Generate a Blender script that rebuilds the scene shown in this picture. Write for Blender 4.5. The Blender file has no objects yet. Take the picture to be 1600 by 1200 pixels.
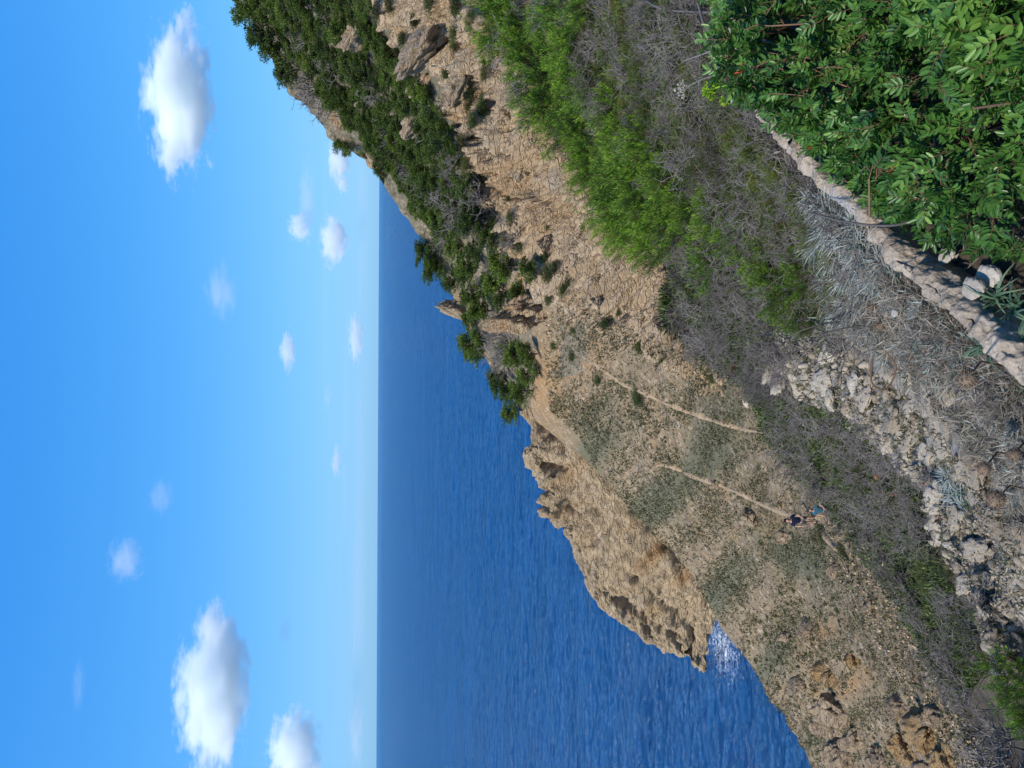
import bpy, bmesh, math, random
import numpy as np
from mathutils import Vector, Matrix
from mathutils.bvhtree import BVHTree

random.seed(7); rng = np.random.default_rng(7)
scene = bpy.context.scene
col = scene.collection
F = 1200.0                       # focal length in pixels of the upright 1200 x 1600 view
PITCH = math.radians(10.0); ROLL = 0.0052
SEA = -60.0

# ------------------------------------------------------------------ camera
fwd = np.array([0, math.cos(PITCH), -math.sin(PITCH)])
r0 = np.array([1.0, 0, 0]); u0 = np.array([0, math.sin(PITCH), math.cos(PITCH)])
right = r0 * math.cos(ROLL) + u0 * math.sin(ROLL)
up = u0 * math.cos(ROLL) - r0 * math.sin(ROLL)
cd = bpy.data.cameras.new('camera'); cam = bpy.data.objects.new('camera', cd); col.objects.link(cam)
cd.sensor_fit = 'HORIZONTAL'; cd.sensor_width = 36.0; cd.lens = F / 1600 * 36.0
cd.clip_start = 0.05; cd.clip_end = 400000
cx, cy, cz = -up, right, -fwd    # the phone was held upright, the picture is stored on its side
cam.matrix_world = Matrix(((cx[0], cy[0], cz[0], 0), (cx[1], cy[1], cz[1], 0), (cx[2], cy[2], cz[2], 0), (0, 0, 0, 1)))
scene.camera = cam

# ------------------------------------------------------------------ light, sky, exposure
SUN_EL = math.radians(50); SUN_AZ = math.radians(233)      # azimuth clockwise from +Y
world = bpy.data.worlds.new("World"); scene.world = world; world.use_nodes = True
nt = world.node_tree; nt.nodes.clear()
wo = nt.nodes.new('ShaderNodeOutputWorld'); bg = nt.nodes.new('ShaderNodeBackground')
sky = nt.nodes.new('ShaderNodeTexSky'); sky.sky_type = 'NISHITA'; sky.sun_disc = False
sky.sun_elevation = SUN_EL; sky.sun_rotation = SUN_AZ
sky.air_density = 1.0; sky.dust_density = 0.4; sky.ozone_density = 3.0; sky.altitude = 60
hs = nt.nodes.new('ShaderNodeHueSaturation'); hs.inputs['Saturation'].default_value = 1.3
hs.inputs['Hue'].default_value = 0.49
bg.inputs['Strength'].default_value = 0.15
# film-like response of the clear sky: c' = a c / (1 + b c) per channel, so the horizon stays blue
def vm(op, x, y):
    n = nt.nodes.new('ShaderNodeVectorMath'); n.operation = op
    for k, q in enumerate((x, y)):
        if hasattr(q, 'is_output'): nt.links.new(q, n.inputs[k])
        else: n.inputs[k].default_value = q
    return n.outputs[0]
nt.links.new(sky.outputs[0], hs.inputs['Color'])
c = vm('MULTIPLY', hs.outputs[0], (0.191,) * 3)
c = vm('DIVIDE', vm('MULTIPLY', c, (0.72, 1.44, 3.13)), vm('ADD', vm('MULTIPLY', c, (1.5, 1.45, 2.1)), (1, 1, 1)))
c = vm('MULTIPLY', c, (4.75,) * 3)
nt.links.new(c, bg.inputs['Color'])
nt.links.new(bg.outputs[0], wo.inputs['Surface'])
sl = bpy.data.lights.new('sun', 'SUN'); sl.energy = 3.7; sl.angle = math.radians(3); sl.color = (1.0, 0.93, 0.82)
so = bpy.data.objects.new('sun', sl); col.objects.link(so)
sdir = Vector((math.sin(SUN_AZ) * math.cos(SUN_EL), math.cos(SUN_AZ) * math.cos(SUN_EL), math.sin(SUN_EL)))
so.rotation_euler = sdir.to_track_quat('Z', 'Y').to_euler(); so.location = (0, 0, 200)
scene.view_settings.view_transform = 'Standard'; scene.view_settings.look = 'None'
scene.view_settings.exposure = 0.5; scene.view_settings.gamma = 1.0
scene.cycles.volume_bounces = 24; scene.cycles.max_bounces = 26; scene.cycles.diffuse_bounces = 3; scene.cycles.glossy_bounces = 3; scene.cycles.transmission_bounces = 3
scene.cycles.volume_step_rate = 0.35
scene.cycles.use_denoising = True

# ------------------------------------------------------------------ helpers
def ray(u, v):
    return fwd + right * ((u - 600) / F) - up * ((v - 800) / F)
def W(u, v, d):
    return ray(u, v) * d
def SEAD(u, v, z=SEA):
    return z / ray(u, v)[2]
def project(p):
    p = np.asarray(p); d = p @ fwd
    return 600 + F * (p @ right) / d, 800 - F * (p @ up) / d, d

def _h(ix, iy, iz, seed):
    h = (ix.astype(np.int64) * 374761393 + iy.astype(np.int64) * 668265263 + iz.astype(np.int64) * 2147483629 + seed * 974711) & 0xFFFFFFFF
    h = ((h ^ (h >> 13)) * 1274126177) & 0xFFFFFFFF
    h = ((h ^ (h >> 16)) * 2246822519) & 0xFFFFFFFF
    return h ^ (h >> 15)
def perlin(p, seed=0):
    i = np.floor(p).astype(np.int64); f = p - i
    w = f * f * f * (f * (f * 6 - 15) + 10)
    out = 0
    for dx in (0, 1):
        for dy in (0, 1):
            for dz in (0, 1):
                h = _h(i[:, 0] + dx, i[:, 1] + dy, i[:, 2] + dz, seed)
                gx = (h & 1023) / 511.5 - 1; gy = ((h >> 10) & 1023) / 511.5 - 1; gz = ((h >> 20) & 1023) / 511.5 - 1
                g = gx * (f[:, 0] - dx) + gy * (f[:, 1] - dy) + gz * (f[:, 2] - dz)
                wt = (w[:, 0] if dx else 1 - w[:, 0]) * (w[:, 1] if dy else 1 - w[:, 1]) * (w[:, 2] if dz else 1 - w[:, 2])
                out = out + g * wt
    return out * 1.3
def fbm(p, o=4, seed=0, gain=0.5):
    a, s, t = 1.0, 0, 1.0
    for k in range(o):
        s = s + a * perlin(p * t, seed + k * 17); a *= gain; t *= 2.03
    return s
def ridged(p, o=4, seed=0):
    a, s, t = 1.0, 0, 1.0
    for k in range(o):
        s = s + a * (1 - 2 * np.abs(perlin(p * t, seed + k * 31))); a *= 0.5; t *= 2.1
    return s - 1.0
def worley(p, seed=0):
    i = np.floor(p).astype(np.int64)
    f1 = np.full(len(p), 9.0); f2 = np.full(len(p), 9.0); cid = np.zeros(len(p))
    for dx in (-1, 0, 1):
        for dy in (-1, 0, 1):
            for dz in (-1, 0, 1):
                c = i + np.array([dx, dy, dz]); h = _h(c[:, 0], c[:, 1], c[:, 2], seed)
                q = c + np.stack([(h & 1023) / 1023, ((h >> 10) & 1023) / 1023, ((h >> 20) & 1023) / 1023], 1)
                d = np.linalg.norm(p - q, axis=1); m = d < f1
                f2 = np.where(m, f1, np.minimum(f2, d)); cid = np.where(m, ((h >> 7) & 1023) / 1023, cid); f1 = np.where(m, d, f1)
    return f1, f2, cid

def build(name, V, quads=None, tris=None, mat=None, attrs=None, smooth=False):
    me = bpy.data.meshes.new(name)
    V = np.asarray(V, dtype=np.float32).reshape(-1, 3)
    quads = np.zeros((0, 4), int) if quads is None else np.asarray(quads).reshape(-1, 4)
    tris = np.zeros((0, 3), int) if tris is None else np.asarray(tris).reshape(-1, 3)
    me.vertices.add(len(V)); me.vertices.foreach_set('co', V.ravel())
    nl = quads.size + tris.size
    me.loops.add(nl); me.loops.foreach_set('vertex_index', np.concatenate([quads.ravel(), tris.ravel()]).astype(np.int32))
    me.polygons.add(len(quads) + len(tris))
    st = np.concatenate([np.arange(len(quads)) * 4, quads.size + np.arange(len(tris)) * 3]).astype(np.int32)
    me.polygons.foreach_set('loop_start', st)
    if smooth: me.polygons.foreach_set('use_smooth', np.ones(len(st), dtype=bool))
    for k, a in (attrs or {}).items():
        at = me.attributes.new(k, 'FLOAT', 'POINT'); at.data.foreach_set('value', np.asarray(a, dtype=np.float32))
    if mat:
        for m in (mat if isinstance(mat, (list, tuple)) else [mat]): me.materials.append(m)
    me.update(); me.validate()
    return me
def obj(name, me, parent=None, loc=None, rot=None, sc=None):
    o = bpy.data.objects.new(name, me); col.objects.link(o)
    if parent: o.parent = parent
    if loc is not None: o.location = Vector([float(c) for c in loc])
    if rot is not None: o.rotation_euler = rot
    if sc is not None: o.scale = (sc, sc, sc) if np.isscalar(sc) else sc
    return o
def tag(o, label=None, cat=None, group=None, kind=None):
    if label: o['label'] = label
    if cat: o['category'] = cat
    if group: o['group'] = group
    if kind: o['kind'] = kind
    return o

# ------------------------------------------------------------------ materials
class NT:
    def __init__(s, name):
        s.m = bpy.data.materials.new(name); s.m.use_nodes = True; s.t = s.m.node_tree
        s.b = s.t.nodes['Principled BSDF']; s.out = s.t.nodes['Material Output']
        s.b.inputs['Specular IOR Level'].default_value = 0.25
    def n(s, typ, ins=None, **kw):
        x = s.t.nodes.new(typ)
        for k, v in kw.items(): setattr(x, k, v)
        for k, v in (ins or {}).items():
            if hasattr(v, 'is_output'): s.t.links.new(v, x.inputs[k])
            else: x.inputs[k].default_value = v
        return x
    def link(s, a, b): s.t.links.new(a, b)
    def pos(s): return s.n('ShaderNodeNewGeometry').outputs['Position']
    def ob(s): return s.n('ShaderNodeTexCoord').outputs['Object']
    def noise(s, vec, scale, detail=6, rough=0.6, dist=0.0):
        return s.n('ShaderNodeTexNoise', {'Vector': vec, 'Scale': scale, 'Detail': detail, 'Roughness': rough, 'Distortion': dist}).outputs['Fac']
    def vor(s, vec, scale, feature='F1'):
        return s.n('ShaderNodeTexVoronoi', {'Vector': vec, 'Scale': scale}, feature=feature).outputs
    def ramp(s, fac, stops):
        r = s.n('ShaderNodeValToRGB', {'Fac': fac}); e = r.color_ramp.elements
        while len(e) < len(stops): e.new(0.5)
        for k, (p, c) in enumerate(stops):
            e[k].position = p; e[k].color = (*c, 1) if len(c) == 3 else c
        return r.outputs['Color']
    def step(s, fac, a, b): return s.ramp(fac, [(a, (0, 0, 0)), (b, (1, 1, 1))])
    def mix(s, fac, a, b, mode='MIX'):
        x = s.n('ShaderNodeMix', data_type='RGBA', blend_type=mode)
        for k, v in ((0, fac), (6, a), (7, b)):
            if hasattr(v, 'is_output'): s.link(v, x.inputs[k])
            else: x.inputs[k].default_value = v if not isinstance(v, tuple) or len(v) == 4 else (*v, 1)
        return x.outputs[2]
    def math(s, op, a, b=None, c=None):
        x = s.n('ShaderNodeMath', operation=op)
        for k, v in enumerate((a, b, c)):
            if v is None: continue
            if hasattr(v, 'is_output'): s.link(v, x.inputs[k])
            else: x.inputs[k].default_value = v
        return x.outputs[0]
    def attr(s, name): return s.n('ShaderNodeAttribute', attribute_name=name).outputs['Fac']
    def bump(s, h, strength, dist, normal=None):
        x = s.n('ShaderNodeBump', {'Height': h, 'Strength': strength, 'Distance': dist})
        if normal: s.link(normal, x.inputs['Normal'])
        return x.outputs[0]
    def done(s, color=None, rough=0.9, normal=None):
        if color is not None:
            if hasattr(color, 'is_output'): s.link(color, s.b.inputs['Base Color'])
            else: s.b.inputs['Base Color'].default_value = (*color, 1)
        s.b.inputs['Roughness'].default_value = rough
        if normal is not None: s.link(normal, s.b.inputs['Normal'])
        return s.m

def rock_mat(name, pale, tan, orange, grey, k=1.0, orange_amt=0.5):
    t = NT(name); p = t.pos()
    q = t.n('ShaderNodeMapping', {'Vector': p, 'Rotation': (0.5, 0.4, 0.9), 'Scale': (0.6, 1.15, 1.7)}).outputs[0]
    w = t.n('ShaderNodeVectorMath', {0: q}, operation='ADD')
    nz = t.n('ShaderNodeTexNoise', {'Vector': q, 'Scale': 1.1 * k, 'Detail': 4.0}).outputs['Color']
    t.link(t.n('ShaderNodeVectorMath', {0: nz, 1: (1.7 / k, 1.7 / k, 1.7 / k)}, operation='MULTIPLY').outputs[0], w.inputs[1]); qw = w.outputs[0]
    c = t.ramp(t.noise(p, 0.9 * k, 8, 0.65), [(0.32, tan), (0.62, pale)])
    c = t.mix(t.math('MULTIPLY', t.step(t.noise(q, 1.7 * k, 10, 0.75, 1.2), 0.54, 0.68), 0.5), c, (tan[0] * .55, tan[1] * .5, tan[2] * .48))
    c = t.mix(t.step(t.noise(p, 0.23 * k, 5, 0.6), 0.62 - 0.14 * orange_amt, 0.80 - 0.14 * orange_amt), c, orange)
    c = t.mix(t.step(t.noise(q, 0.55 * k, 7, 0.7, 0.6), 0.52, 0.72), c, grey)
    c = t.mix(t.step(t.noise(p, 7.0 * k, 5, 0.7), 0.56, 0.74), c, t.mix(0.5, c, (0.16, 0.13, 0.10)))
    o_at = t.attr('orange'); c = t.mix(o_at, c, t.ramp(t.noise(p, 1.5 * k, 6), [(0.3, orange), (0.7, (orange[0] * 0.75, orange[1] * 0.6, orange[2] * 0.5))]))
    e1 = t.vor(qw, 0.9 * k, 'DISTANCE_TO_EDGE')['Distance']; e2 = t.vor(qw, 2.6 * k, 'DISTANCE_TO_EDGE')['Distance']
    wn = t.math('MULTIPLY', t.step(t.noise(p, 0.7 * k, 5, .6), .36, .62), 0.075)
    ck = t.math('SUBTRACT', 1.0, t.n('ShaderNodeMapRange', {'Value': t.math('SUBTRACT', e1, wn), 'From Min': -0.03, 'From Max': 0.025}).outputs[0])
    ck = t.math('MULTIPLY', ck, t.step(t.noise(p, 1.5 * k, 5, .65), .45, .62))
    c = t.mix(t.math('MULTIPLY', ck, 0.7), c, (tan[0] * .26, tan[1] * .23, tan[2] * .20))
    h = t.math('ADD', t.math('MULTIPLY', t.math('MINIMUM', e1, 0.09), 9.0), t.math('MULTIPLY', t.math('MINIMUM', e2, 0.10), 1.5))
    h = t.math('ADD', h, t.math('MULTIPLY', t.noise(q, 2.2 * k, 12, 0.74, 0.4), 2.2))
    return t.done(c, 0.95, t.bump(h, 1.0, 0.2 / k))

def slope_mat(name, k=1.0, pale=(0.33, 0.24, 0.14), earth=(0.20, 0.138, 0.076), green=(0.10, 0.105, 0.058), teal=(0.13, 0.135, 0.085), chip=1.0):
    t = NT(name); p = t.pos()
    ps = t.n('ShaderNodeMapping', {'Vector': p, 'Rotation': (0, 0, 0.5), 'Scale': (0.45, 1.25, 1)}).outputs[0]
    c = t.ramp(t.noise(ps, 1.0 * k, 9, 0.72), [(0.33, earth), (0.62, pale)])
    c = t.mix(t.math('MULTIPLY', t.step(t.noise(ps, 0.16 * k, 6, .65), .45, .62), .6), c, (0.20, 0.155, 0.10))
    st = t.vor(p, 3.3 * k)['Color']; sv = t.n('ShaderNodeSeparateColor', {0: st}).outputs[0]
    c = t.mix(t.math('MULTIPLY', t.step(sv, 0.80, 0.95), chip), c, (0.42, 0.33, 0.23))
    gn = t.noise(ps, 0.22 * k, 7, 0.7); fine = t.noise(ps, 2.0 * k, 7, 0.78)
    gcol = t.ramp(t.noise(p, 0.8 * k, 5), [(0.35, green), (0.65, teal)])
    gm = t.math('ADD', t.math('MULTIPLY', t.attr('green'), 0.34), t.math('ADD', t.math('MULTIPLY', gn, 0.55), t.math('MULTIPLY', fine, 0.75)))
    c = t.mix(t.math('MULTIPLY', t.step(gm, 0.66, 0.92), .85), c, gcol)
    c = t.mix(t.math('MULTIPLY', t.attr('orange'), t.step(fine, 0.3, 0.55)), c, (0.42, 0.225, 0.085))
    dk = t.noise(p, 4.4 * k, 4, 0.6)
    c = t.mix(t.math('MULTIPLY', t.step(dk, 0.60, 0.70), 0.5), c, (0.06, 0.055, 0.04))
    c = t.mix(t.math('MULTIPLY', t.attr('pale'), t.step(t.noise(p, 1.1 * k, 6, 0.7), 0.35, 0.55)), c, t.ramp(t.noise(p, 2.2 * k, 6, .7), [(.3, (.22, .185, .145)), (.65, (.44, .39, .32))]))
    h = t.math('ADD', t.math('MULTIPLY', fine, 1.0), t.math('MULTIPLY', t.vor(p, 2.2 * k)['Distance'], 0.8))
    return t.done(c, 0.97, t.bump(h, 0.8, 0.35 / k))

def leaf_mat(name, dark, mid, bright, trans=0.3, rough=0.6, nscale=0.7, spec=0.3):
    t = NT(name)
    r = t.n('ShaderNodeObjectInfo').outputs['Random']
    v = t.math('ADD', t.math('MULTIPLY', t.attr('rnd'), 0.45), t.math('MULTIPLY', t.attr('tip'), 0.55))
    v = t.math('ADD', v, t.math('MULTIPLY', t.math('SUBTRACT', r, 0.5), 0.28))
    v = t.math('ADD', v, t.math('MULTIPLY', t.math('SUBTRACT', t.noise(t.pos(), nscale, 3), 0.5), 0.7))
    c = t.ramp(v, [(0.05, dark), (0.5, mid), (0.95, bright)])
    t.b.inputs['Specular IOR Level'].default_value = spec
    t.done(c, rough)
    tr = t.n('ShaderNodeBsdfTranslucent', {'Color': t.mix(1.0, c, (1.25, 1.2, 0.6, 1), 'MULTIPLY')})
    mx = t.n('ShaderNodeMixShader', {'Fac': trans}); t.link(t.b.outputs[0], mx.inputs[1]); t.link(tr.outputs[0], mx.inputs[2])
    t.link(mx.outputs[0], t.out.inputs['Surface'])
    return t.m
def flat_mat(name, a, b, scale=8.0, rough=0.85, bump=0.3, bd=0.01):
    t = NT(name); p = t.ob(); nz = t.noise(p, scale, 6, 0.65)
    r = t.n('ShaderNodeObjectInfo').outputs['Random']
    f = t.math('ADD', t.math('MULTIPLY', nz, 0.8), t.math('MULTIPLY', r, 0.3))
    return t.done(t.ramp(f, [(0.3, a), (0.8, b)]), rough, t.bump(nz, bump, bd))

M = {}
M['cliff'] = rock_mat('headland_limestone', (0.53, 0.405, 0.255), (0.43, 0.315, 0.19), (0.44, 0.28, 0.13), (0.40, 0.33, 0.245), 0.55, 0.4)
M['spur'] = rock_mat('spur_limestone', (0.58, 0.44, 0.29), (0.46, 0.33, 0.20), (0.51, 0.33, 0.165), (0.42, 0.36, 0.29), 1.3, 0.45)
M['rock'] = rock_mat('outcrop_limestone', (0.45, 0.345, 0.23), (0.33, 0.24, 0.15), (0.42, 0.25, 0.12), (0.32, 0.28, 0.23), 1.0, 0.5)
M['orange_rock'] = rock_mat('ochre_rock', (0.50, 0.355, 0.19), (0.43, 0.28, 0.13), (0.44, 0.26, 0.10), (0.40, 0.31, 0.20), 1.0, 1.2)
M['slope'] = slope_mat('stony_slope', 0.75)
M['hill'] = slope_mat('wooded_hill_soil', 0.6, (0.33, 0.27, 0.20), (0.20, 0.15, 0.10), (0.05, 0.06, 0.03), (0.06, 0.075, 0.045))
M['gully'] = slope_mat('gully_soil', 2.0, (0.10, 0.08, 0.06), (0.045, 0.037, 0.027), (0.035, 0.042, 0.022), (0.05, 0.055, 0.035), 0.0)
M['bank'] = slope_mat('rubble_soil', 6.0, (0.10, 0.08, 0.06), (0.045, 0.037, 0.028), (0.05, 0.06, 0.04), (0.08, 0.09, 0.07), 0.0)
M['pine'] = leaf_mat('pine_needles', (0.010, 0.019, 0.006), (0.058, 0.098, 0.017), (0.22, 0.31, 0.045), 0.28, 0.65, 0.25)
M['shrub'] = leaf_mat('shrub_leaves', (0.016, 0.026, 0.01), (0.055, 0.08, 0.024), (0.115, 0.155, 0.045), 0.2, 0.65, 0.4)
M['heath'] = leaf_mat('heath_needles', (0.011, 0.024, 0.006), (0.06, 0.145, 0.015), (0.27, 0.43, 0.038), 0.32, 0.55, 1.6)  # wide dark-to-bright range also imitates sunlit tips over shaded recesses
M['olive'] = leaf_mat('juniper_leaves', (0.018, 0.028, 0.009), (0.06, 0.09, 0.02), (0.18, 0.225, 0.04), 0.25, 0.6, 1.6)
M['silver'] = leaf_mat('silver_leaves', (0.13, 0.15, 0.145), (0.26, 0.30, 0.29), (0.42, 0.46, 0.445), 0.15, 0.8, 3.0)
M['blade'] = leaf_mat('strap_leaves', (0.03, 0.06, 0.035), (0.08, 0.15, 0.09), (0.17, 0.24, 0.13), 0.25, 0.45, 3.0)
M['mastic'] = leaf_mat('mastic_leaves', (0.028, 0.075, 0.02), (0.075, 0.185, 0.034), (0.20, 0.34, 0.06), 0.28, 0.38, 2.2, 0.45)
M['red_leaf'] = leaf_mat('red_sprout_leaves', (0.20, 0.03, 0.02), (0.36, 0.06, 0.035), (0.45, 0.14, 0.05), 0.25, 0.5, 3.0)
M['lime'] = leaf_mat('lime_flower', (0.15, 0.28, 0.02), (0.26, 0.42, 0.03), (0.45, 0.60, 0.05), 0.3, 0.6, 3.0)
M['straw'] = leaf_mat('dry_straw', (0.11, 0.09, 0.07), (0.23, 0.20, 0.165), (0.42, 0.385, 0.33), 0.15, 0.85, 5.0)
M['cover'] = leaf_mat('low_ground_cover', (0.05, 0.052, 0.028), (0.105, 0.105, 0.055), (0.18, 0.165, 0.09), 0.1, 0.9, 0.35)
M['deadwood'] = flat_mat('dead_grey_twigs', (0.045, 0.039, 0.033), (0.26, 0.232, 0.212), 3.0)
M['bark'] = flat_mat('pine_bark', (0.06, 0.045, 0.035), (0.17, 0.13, 0.10), 3.0)
M['stem'] = flat_mat('brown_stems', (0.10, 0.06, 0.035), (0.20, 0.12, 0.07), 12.0)
M['thistle'] = flat_mat('dry_thistle', (0.09, 0.06, 0.04), (0.22, 0.16, 0.11), 60.0)
M['stone'] = flat_mat('pale_rubble_stone', (0.20, 0.155, 0.105), (0.50, 0.44, 0.35), 7.0, 0.95, 0.8, 0.02)
M['brick'] = flat_mat('broken_terracotta', (0.36, 0.10, 0.045), (0.50, 0.20, 0.10), 14.0, 0.95, 0.4, 0.006)
M['plaster'] = flat_mat('white_mortar', (0.30, 0.265, 0.22), (0.56, 0.52, 0.45), 14.0, 0.95, 0.5, 0.01)

# ------------------------------------------------------------------ landforms
def cr(P, n):                                             # Catmull-Rom along axis 0
    P = np.concatenate([2 * P[:1] - P[1:2], P, 2 * P[-1:] - P[-2:-1]]); m = len(P) - 3
    x = np.linspace(0, m, n); i = np.minimum(x.astype(int), m - 1); f = (x - i).reshape((-1,) + (1,) * (P.ndim - 1))
    a, b, c, d = P[i], P[i + 1], P[i + 2], P[i + 3]
    return 0.5 * (2 * b + (c - a) * f + (2 * a - 5 * b + 4 * c - d) * f * f + (3 * b - a - 3 * c + d) * f ** 3)
TERR = []; NAMES = []
def grid_quads(nv, nu):
    i = np.arange(nv - 1)[:, None] * nu + np.arange(nu - 1)[None]
    return np.stack([i, i + 1, i + nu + 1, i + nu], -1).reshape(-1, 4)
def patch(name, ctrl, nr, nc, disp, mat, masks=None, terrain=True, smooth=True):
    C = np.array(ctrl, dtype=float)                       # rows x cols x 3, world metres
    G = cr(cr(C, nr).transpose(1, 0, 2), nc).transpose(1, 0, 2)
    n = np.cross(np.gradient(G, axis=1), np.gradient(G, axis=0)); n /= np.linalg.norm(n, axis=2, keepdims=True) + 1e-9
    flip = (n * G).sum() > 0
    if flip: n = -n
    p = G.reshape(-1, 3); n = n.reshape(-1, 3)
    V = disp(p, n)
    q = grid_quads(nr, nc)
    if not flip: q = q[:, ::-1]
    u, v, d = project(V)
    at = {'green': np.zeros(len(V)), 'orange': np.zeros(len(V)), 'pale': np.zeros(len(V))}
    if masks:
        for k, f in masks.items(): at[k] = np.clip(f(u, v, V), 0, 1)
    me = build(name, V, quads=q, mat=mat, attrs=at, smooth=smooth)
    o = obj(name, me)
    if terrain: TERR.append((V.copy(), q)); NAMES.append(o.name)
    return o
def blob(u, v, pts):                                      # soft patches given as (centre, radii, turn, weight)
    s = 0
    for (a, b, ra, rb, an, w) in pts:
        c, t = math.cos(an), math.sin(an); x, y = u - a, v - b
        s = s + w * np.exp(-((x * c + y * t) / ra) ** 2 - ((-x * t + y * c) / rb) ** 2)
    return s

def rock_disp(big, blk, s, seed, crack=0.3, strata=0.0, ter=0.0, dirn=(1, 0, 0), st=1.0, bw=1.0, rg=.45):
    dv = np.array(dirn) / np.linalg.norm(dirn)
    def f(p0, n):
        p = p0 - np.outer(p0 @ dv, dv) * (1 - 1 / st)
        q = p + 0.5 * s * np.stack([fbm(p / (2.2 * s), 2, seed + 5), fbm(p / (2.2 * s), 2, seed + 6), fbm(p / (2.2 * s), 2, seed + 7)], 1)
        d = big * fbm(p / (9 * s), 4, seed) + rg * big * ridged(p / (3.6 * s), 4, seed + 3)
        qa = q * np.array([1, 1, 1.5]) / (3.0 * s)
        f1, f2, c1 = worley(qa, seed); g1, g2, c2 = worley(qa * 2.7, seed + 9)
        d += blk * (c1 - 0.5) - blk * 0.35 * f1 + 0.45 * blk * (c2 - 0.5) - 0.2 * blk * g1
        w1, w2, c3 = worley(q * np.array([1, 1, 1.3]) / (6.5 * s), seed + 77); d += bw * 1.1 * blk * (c3 - .5) - bw * 1.5 * crack * np.exp(-((w2 - w1) / 0.10) ** 1.4)
        d -= crack * np.exp(-(f2 - f1) / 0.07) + 0.5 * crack * np.exp(-(g2 - g1) / 0.09)
        e = 3.2 * (fbm(p * np.array([1, 1, 1.7]) / (2.6 * s), 4, seed + 60) + .5); k = np.floor(e); e = k + np.clip((e - k - .5) * 5 + .5, 0, 1)
        d += ter * (e / 3.2 - .5)
        d += 0.12 * blk * fbm(p / (0.35 * s), 3, seed + 40)
        if strata: d += strata * np.sin((p[:, 2] * 0.8 + p[:, 0] * 0.5 + 2 * perlin(p / (6 * s), seed)) * 2.2 / s)
        return p0 + n * d[:, None]
    return f
def carved(f, lines):
    def g(p, n):
        u, v, d = project(p); jit = 4 * fbm(np.c_[u / 14, v / 14, 0 * u], 3, 19); q = f(p, n); c = np.zeros(len(p))
        for pts, w, dep in lines:
            L = cr(np.array([[*a, 0] for a in pts], float), 60)[:, :2]; m = np.full(len(p), 1e9)
            for a, b in zip(L[:-1], L[1:]):
                e = b - a; tt = np.clip(((u - a[0]) * e[0] + (v + jit - a[1]) * e[1]) / (e @ e + 1e-9), 0, 1)
                m = np.minimum(m, np.hypot(u - a[0] - tt * e[0], v + jit - a[1] - tt * e[1]))
            c = np.maximum(c, dep * np.exp(-(m / w) ** 1.6))
        return q - n * c[:, None]
    return g
def soil_disp(a, s, seed):
    def f(p, n):
        d = a * fbm(p / s, 5, seed) + 0.25 * a * ridged(p / (0.45 * s), 3, seed + 8)
        return p + n * d[:, None]
    return f
def rows(*rs): return [[W(*c) if len(c) == 3 else np.array(c[:3], float) for c in r] for r in rs]
def off(row, dx, dy, dz): return [p + np.array([dx, dy, dz]) for p in row]

# far wooded hill
top = [(1330, 290, 96), (1260, 345, 102), (1200, 402, 108), (1100, 455, 118), (1030, 512, 130), (950, 590, 140), (880, 650, 150), (800, 700, 156), (720, 735, 160), (640, 775, 161), (565, 832, 158)]
m1 = [(1330, 420, 86), (1250, 470, 90), (1190, 500, 94), (1110, 560, 100), (1040, 600, 108), (960, 650, 116), (890, 700, 124), (810, 750, 132), (735, 785, 138), (655, 810, 144), (580, 838, 146)]
m2 = [(1330, 540, 76), (1250, 570, 79), (1170, 610, 82), (1090, 660, 87), (1020, 690, 93), (940, 710, 99), (870, 750, 105), (800, 800, 111), (745, 835, 117), (670, 845, 124), (600, 850, 132)]
m3 = [(1330, 680, 62), (1250, 680, 64), (1160, 720, 66), (1080, 760, 69), (1010, 790, 74), (910, 800, 80), (845, 850, 86), (790, 900, 90), (745, 935, 90), (690, 940, 95), (620, 930, 104)]
R = rows(top, m1, m2, m3)
R = [off(R[0], -18, 60, -75), off(R[0], -3, 12, -6)] + R + [off(R[-1], 0, -12, -12)]
hill = patch('hill', R, 170, 260, soil_disp(1.6, 9, 11), M['hill'],
             {'green': lambda u, v, V: 0.35 + 0 * u, 'orange': lambda u, v, V: blob(u, v, [(720, 690, 22, 30, 0, 1), (770, 830, 40, 20, 0.8, .8), (600, 850, 40, 20, 0, .4)])})
tag(hill, kind='structure')

# trail basin running down to the sea
def S(u, v): return (u, v, SEAD(u, v, SEA + 0.3))
B = rows([(740, 820, 116), (680, 830, 122), (620, 835, 130), (580, 832, 138), (550, 835, 146), (520, 850, 155)],
         [(745, 900, 96), (680, 890, 106), (610, 890, 116), (560, 885, 126), (525, 890, 135), (485, 905, 144)],
         [(705, 980, 80), (630, 980, 87), (560, 975, 96), (500, 965, 107), (450, 965, 121), (405, 985, 136)],
         [(665, 1060, 64), (580, 1060, 71), (500, 1060, 80), (430, 1050, 93), (375, 1050, 110), (325, 1066, 133)],
         [(620, 1150, 49), (540, 1150, 55), (460, 1150, 62), (390, 1130, 75), (310, 1115, 98), S(225, 1132)],
         [(520, 1215, 38), (450, 1220, 45), (395, 1222, 50), (345, 1205, 63), (240, 1180, 92), S(118, 1200)],
         [(410, 1310, 30), (370, 1300, 35), (325, 1278, 41), (302, 1262, 54), (150, 1265, 84), S(0, 1272)],
         [(270, 1410, 23), (240, 1395, 26.5), (195, 1368, 32), (176, 1352, 45), (60, 1360, 70), S(-110, 1340)],
         [(120, 1485, 18.5), (100, 1475, 21), (55, 1452, 26), (34, 1440, 38), (-60, 1440, 60), S(-230, 1410)],
         [(-20, 1560, 15.5), (-40, 1540, 17.5), (-80, 1520, 22), (-105, 1505, 34), (-190, 1500, 54), S(-350, 1480)])
XB = [(10, 2, -2)] * 3 + [(9, -3, -2)] + [(5, -2, -2)] + [(1.5, -3, .5)] * 5
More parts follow.
